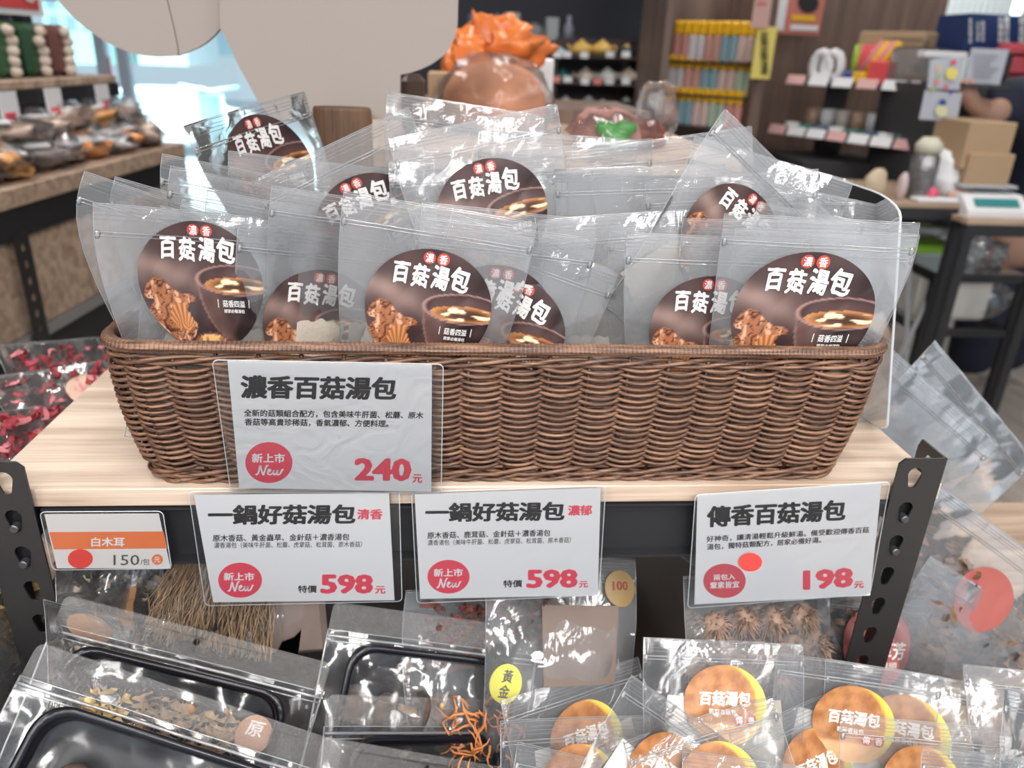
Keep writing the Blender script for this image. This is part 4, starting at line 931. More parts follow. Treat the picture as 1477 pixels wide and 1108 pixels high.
# street outside
mb = MB(); mb.box((-6, 14, FL-.08), (40, 17, .1)); struct('street', mb, mat('sunlit street', (.60, .66, .68), .8))
area('daylight', (-3.5, 7.5, 3.4), 4, 3600, (.88, .97, 1.0), (math.radians(-15), 0, 0), 5)
for i, (x0, y0, x1, y1, Y, c, lb) in enumerate([(190, -60, 262, 84, 14, (.80, .88, .90), 'white building far across the street'), (262, -60, 345, 70, 17.5, (.55, .72, .78), 'pale blue building across the street beside the white one'), (60, -60, 140, 82, 13, (.42, .70, .62), 'greenish building with climbing plants across the street')]):
    b = MB(); c_, w, h = fbox(b, x0, y0, x1, y1+10, Y, 2); t = thing('building', lb, 'building', (c_.x, c_.y, FL), 'buildings across the street'); b.build('wall', mat('facade %d' % i, c, .8), t)
    for k in range(3):
        for l in range(3): q = MB(); q.box((c_.x-w*.3+w*.3*k, Y-.02, c_.z-h*.1+h*.2*l), (w*.16, .06, h*.12), bev=.01); q.build('window', mat('far window', (.25, .33, .38), .2), t)
def car(x, y, z, s, m, label):
    t = thing('car', label, 'car', (x, y, z)); b = MB(); L_ = 3.9*s
    P = [(-.5, .22), (-.49, .5), (-.40, .56), (-.27, .60), (-.17, .86), (.18, .87), (.32, .60), (.46, .55), (.5, .42), (.5, .22)]
    b.prism([Vector((x+p[0]*L_, y-.8*s, z+p[1]*1.6*s)) for p in P], (0, 1.6*s, 0)); b.build('body', m, t)
    g = MB(); g.prism([Vector((x+p[0]*L_, y-.82*s, z+p[1]*1.6*s)) for p in [(-.24, .60), (-.155, .82), (.165, .83), (.27, .60)]], (0, 1.64*s, 0)); g.build('window', mat('far window', (.25, .33, .38), .2), t)
    for k in (-.31, .31):
        for d in (-.8, .72): q = MB(); q.lathe((x+k*L_, y+d*s, z+.30*s), [(.30*s, -.05), (.30*s, .08)], 14, R=Matrix.Rotation(PI/2, 3, 'X')); q.build('wheel', M_black, t)
car(at(228, 110, y=11).x, 11, FL, .62, mat('white car paint', (.85, .88, .90), .3), 'white car parked across the street beyond the glass')
sc = thing('scooter', 'teal grey scooter parked outside beyond the glass, at the right of the window', 'scooter', (at(316, 120, y=8.5).x, 8.5, FL)); x = sc.location.x; b = MB()
b.blob((x, 8.5, FL+.45), (.36, .9, .35), 2, .2); b.box((x, 8.1, FL+.75), (.28, .08, .5), bev=.03); b.tube([(x-.3, 8.1, FL+1.05), (x, 8.12, FL+1.0), (x+.3, 8.1, FL+1.05)], .02, 6); b.build('body', mat('teal scooter', (.25, .45, .48), .3), sc, smooth=True)
for d in (-.45, .5): b = MB(); b.lathe((x-.05, 8.5+d, FL+.24), [(.24, -.0), (.24, .1)], 14, R=Matrix.Rotation(PI/2, 3, 'Y')); b.build('wheel', M_black, sc)
# sign on the glass
o = thing('fire_sign', 'small orange-red bordered sign on the glass shop front', 'sign', at(152, 102, y=5.285)); b = MB(); fbox(b, 145, 82, 160, 122, 5.28, .012); b.build('border', mat('sign red', (.75, .16, .10), .5), o); b = MB(); fbox(b, 149, 86, 156, 118, 5.275, .006); b.build('panel', M_wpl, o)

# ---- mushroom-shaped cutout boards behind the basket
def cut(name, parent, P, Y, th, m):
    mb = MB(); mb.prism([at(x, y, y=Y) for x, y in P], (0, th, 0)); return mb.build(name, m, parent)
t = thing('mushroom_cutout', 'rounded beige board cutout at upper left with a vertical joint, seen over the back bags', 'cutout board', at(230, 82, y=.62))
cut('panel', t, [(81, -2), (97, 16), (112, 31), (127, 43), (147, 57), (168, 68), (187, 76), (206, 80), (228, 82), (256.5, 80.5), (256, 68), (249, 35), (240, -2), (236, -60), (60, -60)], .62, .012, M_board)
cut('panel', t, [(241.5, -2), (250.5, 35), (257.5, 68), (258, 80), (271, 75), (285, 69), (298, 61), (309, 51), (318, 40), (330, 20), (330, -60), (237.5, -60)], .622, .012, M_board)
t = thing('mushroom_cutout', 'large beige mushroom-stem board cutout at upper centre standing on a wooden block', 'cutout board', at(480, 170, y=.60))
cut('panel', t, [(317, -60), (317, 41), (325, 54), (335, 75), (344, 95), (358, 120), (371, 144), (384, 160), (402, 176), (560, 172), (572, 152), (577, 135), (577.5, 108), (592, 105), (607, 100), (622, 93), (635, 84), (645, 75), (651, 65), (657, 52), (660, 36), (661, 0), (662, -60)], .60, .014, M_board)
tl = at(453, 155, y=.585); tr = at(538, 155, y=.585); c = (tl+tr)/2; r = (tr-tl).length/2
o = thing('wood_block', 'round brown wooden block at the foot of the beige stem cutout', 'wood block', (c.x, c.y+r*.0, c.z-.12)); mb = MB(); mb.lathe((c.x, c.y-.02, c.z-.12), [(r, 0), (r*1.0, .1), (r*.98, .118), (r*.93, .122)], 24, sy=.5); mb.build('block', wood('dark block', (.05, .024, .012), (.17, .09, .045), 2, .6, 1.2), o)

# ---- the rack along the left aisle
PA, PB = at(0, 276, z=0), at(266, 206, z=0); U = (PB-PA).normalized(); Nn = Vector((U.y, -U.x, 0)).normalized(); PA = PA-U*.9; LEN = (PB-PA).length
def rk(s, dn, z): return PA + U*s + Nn*dn + Vector((0, 0, z))      # s along the rack, dn out of its front, z height
def rbox(mb, s0, s1, d0, d1, z0, z1, mi=None, bev=0):
    c = rk((s0+s1)/2, (d0+d1)/2, (z0+z1)/2); mb.box(c, (s1-s0, abs(d1-d0), z1-z0), R=Matrix((U, -Nn, Vector((0, 0, 1)))).transposed(), bev=bev, mi=mi)
lr = thing('aisle_rack', 'black steel and oak rack along the left aisle heaped with wrapped packs', 'shelf rack', (rk(LEN/2, -.3, 0).x, rk(LEN/2, -.3, 0).y, FL))
mb = MB(); rbox(mb, 0, LEN, -.55, 0, -.055, 0, bev=.003); mb.build('shelf_board', M_oakd, lr)
mb = MB(); rbox(mb, 0, LEN-.02, -.03, -.01, -.14, -.056); mb.build('beam', M_black, lr)
sp = [0, LEN*.30, LEN*.62, LEN*.80, LEN]
for i in range(4): mb = MB(); rbox(mb, sp[i]+.006, sp[i+1]-.006, -.05, -.03, -.425, -.145, bev=.003); mb.build('wood_panel', M_oakd, lr)
mb = MB(); rbox(mb, 0, LEN, -.5, -.055, -1.09, -.46); mb.build('base_cabinet', M_black, lr)
mb = MB(); rbox(mb, 0, LEN, -.045, -.015, -.455, -.425); mb.build('metal_strip', mat('steel strip', (.5, .52, .55), .3, .8), lr)
for k, s_ in enumerate((.56, 1.0)):
    s_ = LEN*(.45 if k == 0 else .99); P = [(s_-.03, -1.09), (s_+.03, -1.09), (s_+.03, -.02), (s_-.03, -.02)]
    if k == 0: P = [(s_-.035, -1.09), (s_+.035, -1.09), (s_+.035, -.13), (s_-.035, -.13)]
    H_ = [[(s_+.010*math.cos(a*PI/4), -.17-.05*j+.013*math.sin(a*PI/4)) for a in range(8)] for j in range(18)]
    plate(P, H_, .003, lambda v: rk(v.x, -.008, v.y) + Nn*v.z, 'post', M_post, lr)
mb = MB(); rbox(mb, 0, LEN*.92, -.50, -.16, .235, .262, bev=.003); mb.build('upper_shelf', M_oakd, lr)
mb = MB(); rbox(mb, 0, LEN*.92, -.175, -.155, .19, .235); mb.build('upper_beam', M_black, lr)
mb = MB(); rbox(mb, 0, LEN*.93, -.56, -.54, 0, .9); mb.build('back_panel', M_wallb, lr)
mb = MB(); rbox(mb, LEN*.90, LEN*.93, -.50, -.46, 0, .75); mb.build('post', M_black, lr)
rngl = random.Random(5); ORD = ['first', 'second', 'third', 'fourth', 'fifth', 'sixth', 'seventh', 'eighth', 'ninth', 'tenth']
PCOL = [(.62, .25, .08), (.55, .42, .36), (.30, .22, .18), (.60, .58, .60), (.20, .16, .15), (.66, .33, .12), (.42, .30, .24)]
LBL = ['orange and white', 'beige pink', 'dark brown', 'silvery', 'blackish', 'bright orange', 'tan']
def pack(c, d, R, col, label, group, name='wrapped_pack', cat='pack', lab=True):
    """a filled plastic packet with a printed paper label under shiny film"""
    t = thing(name, label, cat, c, group); mb = MB(); mb.blob(c, d, len(label)+c.x*9+c.y*5, .55, 14, 9, R=R, fr=3.4); mb.build('wrapper', mat('pack %0.2f %0.2f' % col[:2], col, .2, spec=.9, noise_=(14, .8, (1, 1, 1)), bump=(30, 1)), t, smooth=True)
    if lab: m3 = MB(); m3.blob(Vector(c)+Vector((0, 0, .012)), (d[0]*1.08, d[1]*1.12, d[2]*1.25), c.x*7, .5, 14, 9, R=R, fr=3.6); m3.build('clear_wrap', film('pack wrap', .05, .8, .08, bump=(30, 1.0), base=.0), t, smooth=True)
    if lab: m2 = MB(); m2.box(Vector(c)+R@Vector((0, -d[1]*.18, d[2]*.40)), (d[0]*.5, d[1]*.45, d[2]*.16), R=R, bev=.003); m2.build('paper_label', M_wpl, t)
    return t
for row, (d0, z, cnt) in enumerate([(-.14, .045, 8), (-.30, .06, 7), (-.20, .115, 6), (-.40, .10, 6)]):
    for i in range(cnt):
        s_ = LEN*(.42+.56*(i+.5+.2*(row % 2))/cnt); k = rngl.randrange(7); R = Matrix((U, -Nn, Vector((0, 0, 1)))).transposed() @ Matrix.Rotation(rngl.uniform(-.9, .9), 3, 'Z') @ Matrix.Rotation(rngl.uniform(-.3, .3), 3, 'X')
        pos = ['front', 'back', 'upper', 'top back'][row]
        pack(rk(s_, d0, z), (.25, .17, .085), R, PCOL[k], '%s pack, %s from the near end in the %s row, left rack' % (LBL[k], ORD[i], pos), 'wrapped packs on the left aisle rack', lab=(row != 3))
M_garl = mat('garlic bulbs', (.62, .52, .44), .6)
for i in range(4):
    s_ = LEN*(.60+.076*i); c = rk(s_, -.27, .262+.13)
    t = thing('garlic_bag', ['green', 'green', 'dark green', 'brown-red'][i]+' tall bag of bulbs, %s on the upper left shelf' % ['nearest', 'second from the near end', 'third from the near end', 'farthest'][i], 'bag', rk(s_, -.27, .262), 'tall bags on the upper left shelf')
    mb = MB(); rbox(mb, s_-.062, s_+.062, -.33, -.23, .262, .43, bev=.02); mb.build('bag_body', mat('bag green %d' % i, [(.03, .12, .04), (.03, .10, .04), (.02, .07, .03), (.16, .06, .05)][i], .3), t)
    for k in range(5): mb = MB(); mb.blob(rk(s_+rngl.uniform(-.01, .01), -.222, .282+.031*k), (.042, .035, .036), k+i, .15, 9, 6); mb.build('garlic_bulb', M_garl, t, smooth=True)
for i, (a, b_, lb) in enumerate([((0, 124), (28, 170), 'at the near end'), ((77, 121), (105, 156), 'in the middle'), ((130, 116), (152, 142), 'at the far end')]):
    p = at(a[0], a[1], y=rk(LEN*(.40, .60, .76)[i], 0, 0).y); t = thing('shelf_price_card', 'white shelf price card %s of the upper left shelf' % lb, 'price card', p, 'price cards on the upper left shelf'); Y = p.y
    s_ = LEN*(.585, .70, .85)[i]; mb = MB(); rbox(mb, s_-.045, s_+.045, -.15, -.145, .14, .235); mb.build('paper', M_wpl, t); mb = MB(); rbox(mb, s_-.03, s_+.02, -.144, -.142, .15, .175); mb.build('red_figures', M_red, t)
# poster above
t = thing('garlic_poster', 'red poster with a pale garlic picture and white border at the top left corner', 'poster', rk(LEN*.45, -.3, .57))
mb = MB(); rbox(mb, LEN*.60, LEN*.85, -.32, -.31, .455, .80); mb.build('border', M_wpl, t); mb = MB(); rbox(mb, LEN*.61, LEN*.835, -.309, -.306, .475, .78); mb.build('red_panel', mat('poster red', (.62, .07, .07), .5), t)
for k in range(7): mb = MB(); c = rk(LEN*(.66+.15*rngl.random()), -.303, .50+.24*rngl.random()); mb.lathe(c, [(.045, 0), (.045, .002)], 10, R=Matrix((U, Vector((0, 0, 1)), Nn)).transposed()); mb.build('printed_bulb', M_garl, t)

# ---- centre: wrapped goods on the table right behind the basket
tb = thing('centre_table', 'display table behind the basket carrying the wrapped foods', 'table', (.115, 1.28, FL)); mb = MB(); mb.box((.115, 1.28, .225), (.75, 1.1, .03)); mb.build('table_top', M_oakd, tb); mb = MB(); mb.box((.115, 1.28, -.445), (.70, 1.0, 1.31)); mb.build('table_base', M_black, tb)
M_plastic = film('wrap', .05, .7, .10, bump=(24, 1.0), base=.0)
c = at(713, 132, y=1.15); t = thing('giant_mushroom', 'big round brown mushroom cap wrapped in shiny clear film behind the basket', 'mushroom', (c.x, c.y, c.z-.1))
mb = MB(); mb.lathe((c.x, c.y, c.z-.05), [(.105, -.03), (.118, .0), (.112, .05), (.09, .085), (.055, .105), (.01, .112)], 28); mb.build('cap', mat('brown cap', (.60, .26, .14), .8, noise_=(9, .35, (1, 1, 1)), bump=(120, .3)), t, smooth=True)
mb = MB(); mb.lathe((c.x, c.y, .24), [(.05, 0), (.06, .05), (.05, max(.06, c.z-.28))], 18); mb.build('stem', M_tmush, t, smooth=True)
mb = MB(); mb.blob((c.x, c.y, c.z-.03), (.27, .26, .22), 4, .10, 22, 14, fr=4); mb.build('clear_wrap', M_plastic, t, smooth=True)
M_or = mat('orange snack packet', (.74, .20, .045), .3, noise_=(6, .4, (1, 1, 1)), bump=(20, 1))
for i, (x, y, w, h, a, Y) in enumerate([(672, 66, .13, .06, 30, 1.35), (700, 60, .15, .06, 60, 1.4), (735, 66, .16, .06, -20, 1.35), (688, 88, .17, .05, 35, 1.3), (735, 45, .10, .07, 5, 1.5), (655, 92, .08, .05, 70, 1.3), (765, 78, .14, .05, -30, 1.4)]):
    c = at(x, y, y=Y); mb = MB(); mb.blob(c, (w*.85, .07, h*1.1), i, .6, 14, 9, R=Matrix.Rotation(math.radians(a), 3, 'Y'), fr=2.2); tag(mb.build('snack_packet', M_or, None, smooth=True, loc=(c.x, c.y, c.z-.03)), 'orange snack packet %s of the pile above the giant mushroom' % ['at upper left', 'standing in the middle', 'at upper right', 'at lower left', 'topmost, squarish', 'at the far left foot', 'at the far right'][i], 'packet', 'orange snack packets')
one('kraft_box', 'small kraft box between the cutout and the wrapped giant mushroom', 'box', 617, 104, 652, 138, 1.2, .10, M_kraft, zb=.24)
one('white_carton', 'plain white carton right behind the wrapped giant mushroom', 'carton', 742, 84, 798, 152, 1.6, .15, M_wpl, zb=.24)
one('tall_jar', 'dark brown jar stand left of the kraft box by the cutout edge', 'jar', 578, 108, 612, 134, 1.0, .08, mat('dark jar', (.08, .05, .04), .3), bev=.012, zb=.24)
mb = MB(); c0_ = at(722, 150, y=1.5); mb.box((.115, 1.6, (.24+c0_.z)/2), (.72, .44, c0_.z-.24)); tag(mb.build('riser_box', M_brwood, None, loc=(.115, 1.6, .24)), 'dark wooden riser under the orange packets', 'riser')
c = at(886, 186, y=.85); t = thing('leaf_cake', 'pink tray with green leaf shapes under clear wrap, behind the basket centre', 'packaged food', (c.x, c.y, c.z-.05))
mb = MB(); P = [at(x, y, y=.85) for x, y in [(832, 204), (846, 172), (860, 160), (905, 160), (920, 170), (926, 204)]]; mb.prism(P, (0, .10, 0)); mb.build('pink_tray', mat('dusty pink card', (.42, .20, .17), .6), t)
for k, (x, y, w, a) in enumerate([(877, 187, .05, 20), (902, 186, .045, -10), (888, 200, .055, 5)]): mb = MB(); mb.blob(at(x, y, y=.83), (w, .02, .03), k, .2, 10, 6, R=Matrix.Rotation(math.radians(a), 3, 'Y')); mb.build('green_leaf', mat('leaf green', (.06, .30, .05), .4), t, smooth=True)
mb = MB(); mb.blob(at(884, 190, y=.87), (.17, .15, .075), 8, .25, 16, 10, fr=4); mb.build('clear_wrap', M_plastic, t, smooth=True)
c = at(934, 194, y=.9); t = thing('date_pack', 'red-brown dried fruit in a crumpled clear bag beside the pink tray', 'packaged food', (c.x, c.y, c.z-.04)); mb = MB(); mb.blob(c, (.07, .06, .05), 3, .4); mb.build('fruit', mat('red brown fruit', (.25, .055, .03), .5), t, smooth=True)
mb = MB(); mb.blob(at(942, 176, y=.92), (.09, .06, .13), 6, .35, 12, 9); mb.build('clear_bag', M_plastic, t, smooth=True)
# ---- teapot shelf, far
TS = 4.0
t = thing('teapot_shelf', 'dark three-tier shelf holding teapots against the dark back wall', 'shelf', (at(858, 150, y=TS).x, TS+.2, FL))
for py in (80, 119, 158): mb = MB(); fbox(mb, 796, py, 920, py+4, TS-.03, .35); mb.build('shelf_board', mat('dark shelf wood', (.05, .03, .028), .5), t)
mb = MB(); fbox(mb, 796, 56, 920, 300, TS+.33, .03); mb.build('back_panel', mat('dark shelf wood', (.05, .03, .028), .5), t)
for px in (797, 918): mb = MB(); fbox(mb, px-2, 58, px+2, 300, TS, .33); mb.build('side_panel', mat('dark shelf wood', (.05, .03, .028), .5), t)
def teapot(px, py, w, col, lidc, label):
    c = at(px, py, y=TS+.05); s = w/1108*5.0; t = thing('teapot', label, 'teapot', c, 'teapots on the back shelf'); m = mat('glaze %.2f %.2f %.2f' % col, col, .25)
    mb = MB(); mb.lathe(c, [(.28*s, 0), (.46*s, .10*s), (.5*s, .27*s), (.42*s, .45*s), (.27*s, .54*s)], 18); mb.build('pot', m, t, smooth=True)
    mb = MB(); mb.lathe(c+Vector((0, 0, .53*s)), [(.28*s, 0), (.22*s, .08*s), (.05*s, .12*s), (.07*s, .18*s), (.02*s, .21*s)], 14); mb.build('lid', mat('glaze %.2f %.2f %.2f' % lidc, lidc, .25), t, smooth=True)
    mb = MB(); mb.tube([c+Vector((.42*s, 0, .42*s)), c+Vector((.66*s, 0, .44*s)), c+Vector((.68*s, 0, .22*s)), c+Vector((.46*s, 0, .14*s))], .045*s, 6); mb.build('handle', m, t, smooth=True)
    mb = MB(); mb.tube([c+Vector((-.4*s, 0, .2*s)), c+Vector((-.6*s, 0, .34*s)), c+Vector((-.66*s, 0, .48*s))], [.09*s, .06*s, .04*s], 7); mb.build('spout', m, t, smooth=True)
CY, YE, TE, CR, WH, DK = (.35, .60, .62), (.66, .42, .10), (.02, .13, .13), (.62, .52, .44), (.72, .74, .72), (.03, .04, .06)
for px, py, w, a, b, lb in [(806, 80, 15, CY, CY, 'small pale cyan teapot at the left of the top tier'), (838, 80, 26, YE, YE, 'yellow teapot, left one of the pair on the top tier'), (868, 80, 26, YE, YE, 'yellow teapot, right one of the pair on the top tier'), (903, 80, 19, DK, YE, 'dark pot with yellow lid at the right of the top tier'),
    (811, 119, 24, TE, TE, 'dark teal teapot at the left of the middle tier'), (844, 119, 25, CR, CR, 'cream teapot on the middle tier right of the teal one'), (875, 119, 25, WH, WH, 'white teapot in the middle tier between two cream ones'), (905, 119, 25, CR, CR, 'cream teapot at the right of the middle tier'),
    (815, 160, 25, DK, WH, 'dark pot with white lid at the left of the bottom tier'), (833, 160, 16, WH, WH, 'small white pot on the bottom tier'), (848, 160, 26, DK, WH, 'dark pot with large white lid mid bottom tier'), (868, 160, 20, DK, WH, 'dark pot with white lid, third on the bottom tier'), (902, 160, 24, DK, WH, 'dark pot with white lid at the right of the bottom tier')]: teapot(px, py, w, a, b, lb)
for i, (px, py) in enumerate([(804, 78), (818, 78), (843, 79), (880, 78), (903, 78), (802, 114), (819, 114), (844, 117), (862, 117), (879, 117), (903, 117)]):
    o, *_ = one('price_tag', 'small pinkish tag, %s along the %s of the teapot shelf' % (['first', 'second', 'third', 'fourth', 'fifth', 'first', 'second', 'third', 'fourth', 'fifth', 'sixth'][i], 'top tier' if i < 5 else 'middle tier'), 'price tag', px-6, py-4, px+6, py+5, TS-.045, .004, M_wpl if i not in (5, 8) else mat('coral tag', (.75, .25, .22), .5), 'tags on the teapot shelf', 0)
# counter objects above
CZ = at(720, 62, y=4.4).z
one('dark_counter', 'long dark counter in front of the back wall left of the teapots', 'counter', 640, 62, 832, 300, 4.4, .4, M_black)
for i, (x0, y0, x1, y1, cc, nm, lb) in enumerate([(711, 20, 721, 60, (.35, .38, .42), 'bottle', 'slim grey bottle on the dark counter'), (729, 18, 750, 50, (.42, .38, .32), 'box', 'beige box standing on the dark counter'), (752, 32, 786, 62, (.16, .17, .18), 'kettle', 'dark arched kettle on the dark counter'), (788, 25, 806, 58, (.33, .36, .36), 'box', 'grey box at the right end of the dark counter'), (812, 22, 826, 60, (.22, .22, .28), 'bottle', 'dark violet bottle above the cyan teapot'), (675, 20, 700, 55, (.05, .10, .18), 'box', 'dark blue box behind the orange packets')]):
    if nm == 'box': one('display_box', lb, nm, x0, y0, x1, y1, 4.5, .12, mat('far %d' % i, cc, .4), zb=CZ); continue
    a = at((x0+x1)/2, y1, y=4.5); a.z = CZ; b_ = at((x0+x1)/2, y0, y=4.5); h = b_.z-a.z; r = (x1-x0)/1108*4.9/2; mb = MB(); mb.lathe(a, [(r, 0), (r, h*.6), (r*.5, h*.78), (r*.4, h)] if nm == 'bottle' else [(r*.8, 0), (r, h*.4), (r*.7, h*.85), (r*.2, h)], 14); tag(mb.build(nm, mat('far %d' % i, cc, .3), None, smooth=True, loc=a), lb, nm)
one('wall_lamp', 'small bright cyan-white light on the dark back wall', 'lamp', 935, 20, 952, 40, 5.0, .05, mat('lit sign', (.6, .9, .9), .5, emit=(.65, 1, .97), es=2.5))
one('white_pole', 'pale narrow post under the bright light by the back wall', 'post', 938, 44, 948, 100, 4.9, .05, M_grey, zb=FL)
# ---- yellow pack cabinet and brown wall
mb = MB(); a = at(948, 100, y=3.9); b_ = at(1345, 100, y=3.9); mb.box(((a.x+b_.x)/2, 3.95, .2), (b_.x-a.x, .1, 2.9)); struct('wall_1', mb, M_brwood); bpy.data.objects['wall_1'].name = 'wall_centre'
cb = thing('pack_cabinet', 'brown open cabinet with three tiers of yellow-topped packs', 'cabinet', (at(1020, 190, y=3.3).x, 3.4, FL))
for (x0, x1) in ((948, 958), (1082, 1098)): mb = MB(); fbox(mb, x0, -30, x1, 330, 3.2, .5); mb.build('side_panel', M_brwood, cb)
mb = MB(); fbox(mb, 950, -30, 1090, 330, 3.68, .03); mb.build('back_panel', M_brwood, cb)
TIER = [(966, 84, 1082, 98), (958, 128, 1080, 150), (950, 170, 1062, 200)]
PK2 = [(.60, .28, .24), (.66, .62, .64), (.62, .34, .28), (.25, .40, .46), (.66, .50, .46), (.42, .52, .40)]
for ti, (x0, y0, x1, y1) in enumerate(TIER):
    A_, B_ = at(x0, y0, y=3.55), at(x1, y1, y=3.25); u = (B_-A_); u.z = 0; ln = u.length; u.normalize(); zz = (at(x0, y0, y=3.55).z+at(x1, y1, y=3.25).z)/2; w_ = Vector((-u.y, u.x, 0)); RR = Matrix((u, w_, Vector((0, 0, 1)))).transposed()
    mb = MB(); c = A_+u*ln/2+w_*.08; c.z = zz; mb.box(c, (ln, .2, .012), R=RR); mb.build('shelf_board', mat('dark shelf wood', (.05, .03, .028), .5), cb)
    for k in range(10):
        c = A_+u*ln*(k+.5)/10+w_*.03; c.z = zz+.006; col = PK2[(k+ti*2)//2 % 6]
        t = thing('yellow_pack', '%s yellow-topped pack from the left on the %s tier of the brown cabinet' % (['first', 'second', 'third', 'fourth', 'fifth', 'sixth', 'seventh', 'eighth', 'ninth', 'tenth'][k], ['top', 'middle', 'bottom'][ti]), 'pack', c, 'yellow packs in the cabinet')
        mb = MB(); mb.box(c+Vector((0, 0, .06)), (ln/10*.92, .05, .12), R=RR, bev=.008); mb.build('printed_front', mat('print %.2f %.2f' % col[:2], col, .4), t)
        mb = MB(); mb.box(c+Vector((0, 0, .152)), (ln/10*.94, .045, .065), R=RR, bev=.008); mb.build('yellow_header', mat('bright yellow', (.88, .50, .01), .45), t)
# posters on the brown wall
def poster(name, label, x0, y0, x1, y1, Y, base, extra):
    t = thing(name, label, 'poster', at((x0+x1)/2, y1, y=Y)); mb = MB(); fbox(mb, x0, y0, x1, y1, Y, .008); mb.build('sheet', base, t)
    for k, (kind, a) in enumerate(extra):
        mb = MB()
        if kind[0] == 'r': fbox(mb, *a[:4], Y-.004-.001*k, .003); mb.build('printed_block', a[4], t)
        elif kind[0] == 'c': mb.poly([at(a[0]+a[2]*math.cos(q*PI/10), a[1]+a[2]*math.sin(q*PI/10), y=Y-.006-.001*k) for q in range(20)]); mb.build('printed_disc', a[3], t)
M_coral = mat('coral poster', (.62, .20, .15), .6)
poster('coral_poster', 'coral poster with a black disc and cream lines on the brown wall', 1121, -14, 1187, 50, 3.7, M_coral, [('r', (1122, -10, 1134, 44, M_wpl)), ('c', (1166, 4, 15, M_ink)), ('r', (1142, 22, 1176, 30, MATS['bright yellow'])), ('r', (1140, 36, 1180, 44, M_wpl))])
poster('pink_poster', 'narrow pale pink poster at the upper edge of the brown cabinet', 1087, -14, 1112, 40, 3.1, mat('pale pink', (.62, .38, .34), .6), [('r', (1092, 2, 1105, 8, M_coral))])
poster('yellow_banner', 'narrow yellow banner with dark vertical writing by the brown wall', 1088, 38, 1116, 114, 3.12, mat('banner yellow', (.78, .66, .16), .6), [])
P0 = at(1102, 76, y=3.112); T((bpy.data.objects['yellow_banner'], P0, Vector((0, -1, 0))), '菇\n菇\n湯', 1097, 108, 1108, 108, 62, M_ink, .02)
# slanting display shelves on the brown wall
M_shelf = mat('charcoal shelf', (.04, .038, .042), .5)
def dshelf(label, A_, B_, depth, th=.02):
    u = B_-A_; u.z = 0; ln = u.length; u.normalize(); w_ = Vector((-u.y, u.x, 0)); t = thing('display_shelf', label, 'shelf', (A_+B_)/2, 'display shelves on the brown wall'); R = Matrix((u, w_, Vector((0, 0, 1)))).transposed(); z = (A_.z+B_.z)/2
    f = lambda s, d, zz: Vector((A_.x, A_.y, z))+u*s*ln+w_*d+Vector((0, 0, zz))
    mb = MB(); mb.box(f(.5, depth/2, 0), (ln, depth, th), R=R, bev=.003); mb.build('board', M_shelf, t)
    for k in range(int(ln/.11)): mb = MB(); mb.box(f((k+.5)/int(ln/.11), -.006, .012), (.098, .004, .045), R=R @ Matrix.Rotation(-.4, 3, 'X')); mb.build('price_strip', M_wpl if k % 3 else mat('pink strip', (.72, .42, .40), .5), t)
    for s in (.2, .8): mb = MB(); mb.box(f(s, depth*.7, -.08), (.02, depth*.5, .14), R=R); mb.build('bracket', M_shelf, t)
    return f, R, ln
fA, RA, lA = dshelf('upper dark display shelf with white price strip on the brown wall', at(1135, 103, y=3.3), at(1345, 148, y=2.7), .36)
fB, RB_, lB = dshelf('lower dark display shelf with white price strip on the brown wall', at(1112, 168, y=3.3), at(1318, 238, y=2.6), .40)
def item(f, R, s, d, size, m, name, label, cat, kind='box', group=None, tilt=0):
    c = f(s, d, .01); mb = MB()
    if kind == 'box': mb.box(c+Vector((0, 0, size[2]/2)), size, R=R @ Matrix.Rotation(tilt, 3, 'Y'), bev=.006)
    elif kind == 'cup': mb.lathe(c, [(size[0]*.3, 0), (size[0]*.5, size[2]*.5), (size[0]*.5, size[2]), (size[0]*.44, size[2]), (size[0]*.40, size[2]*.3)], 14)
    elif kind == 'loop': mb.tube([c+Vector((0, 0, size[2]/2))+R@Vector((size[0]/2*math.cos(q*PI/6), 0, size[2]/2*math.sin(q*PI/6))) for q in range(12)], .022, 7, closed=True)
    elif kind == 'roll': mb.tube([c+R@Vector((-.03, 0, .03)), c+R@Vector((.06, 0, size[2]))], size[0], 8)
    return tag(mb.build(name, m, None, smooth=(kind != 'box'), loc=c), label, cat, group)
mR, mB_, mG, mY, mP = mat('red carton', (.75, .09, .10), .4), mat('blue cap', (.03, .07, .30), .4), mat('lime', (.35, .50, .05), .4), MATS['bright yellow'], mat('pink wrap', (.75, .25, .28), .4)
for k in range(2): item(fA, RA, .15+.08*k, .12, (.09, .05, .13), M_wpl, 'white_ring', ['left white looped holder on the upper display shelf', 'right white looped holder on the upper display shelf'][k], 'holder', 'loop')
for k in range(4):
    item(fA, RA, .33+.045*k, .20, (.04, .04, .17), [mG, mR, mR, mR][k], 'drink_can', '%s blue-capped can on the upper display shelf' % ['lime', 'first red', 'second red', 'third red'][k], 'can', 'cup')
for k in range(4): item(fA, RA, .46+.035*k, .12, (.018, .02, .18), [mP, mY, mP, mY][k], 'candy_roll', '%s slanting stick in the bunch on the upper display shelf' % ['first pink', 'first yellow', 'second pink', 'second yellow'][k], 'stick', 'roll')
item(fA, RA, .60, .08, (.11, .06, .10), mR, 'red_carton', 'red carton on the upper display shelf beside the clear container', 'carton')
item(fA, RA, .42, .04, (.05, .04, .05), MATS['blue cap'], 'blue_box', 'small blue box at the front of the upper display shelf', 'box'); item(fA, RA, .50, .03, (.06, .04, .05), mY, 'yellow_box', 'small yellow box at the front of the upper display shelf', 'box')
item(fA, RA, .25, .04, (.07, .07, .04), M_wpl, 'sugar_bowl', 'small glassy bowl at the front of the upper display shelf', 'bowl', 'cup')
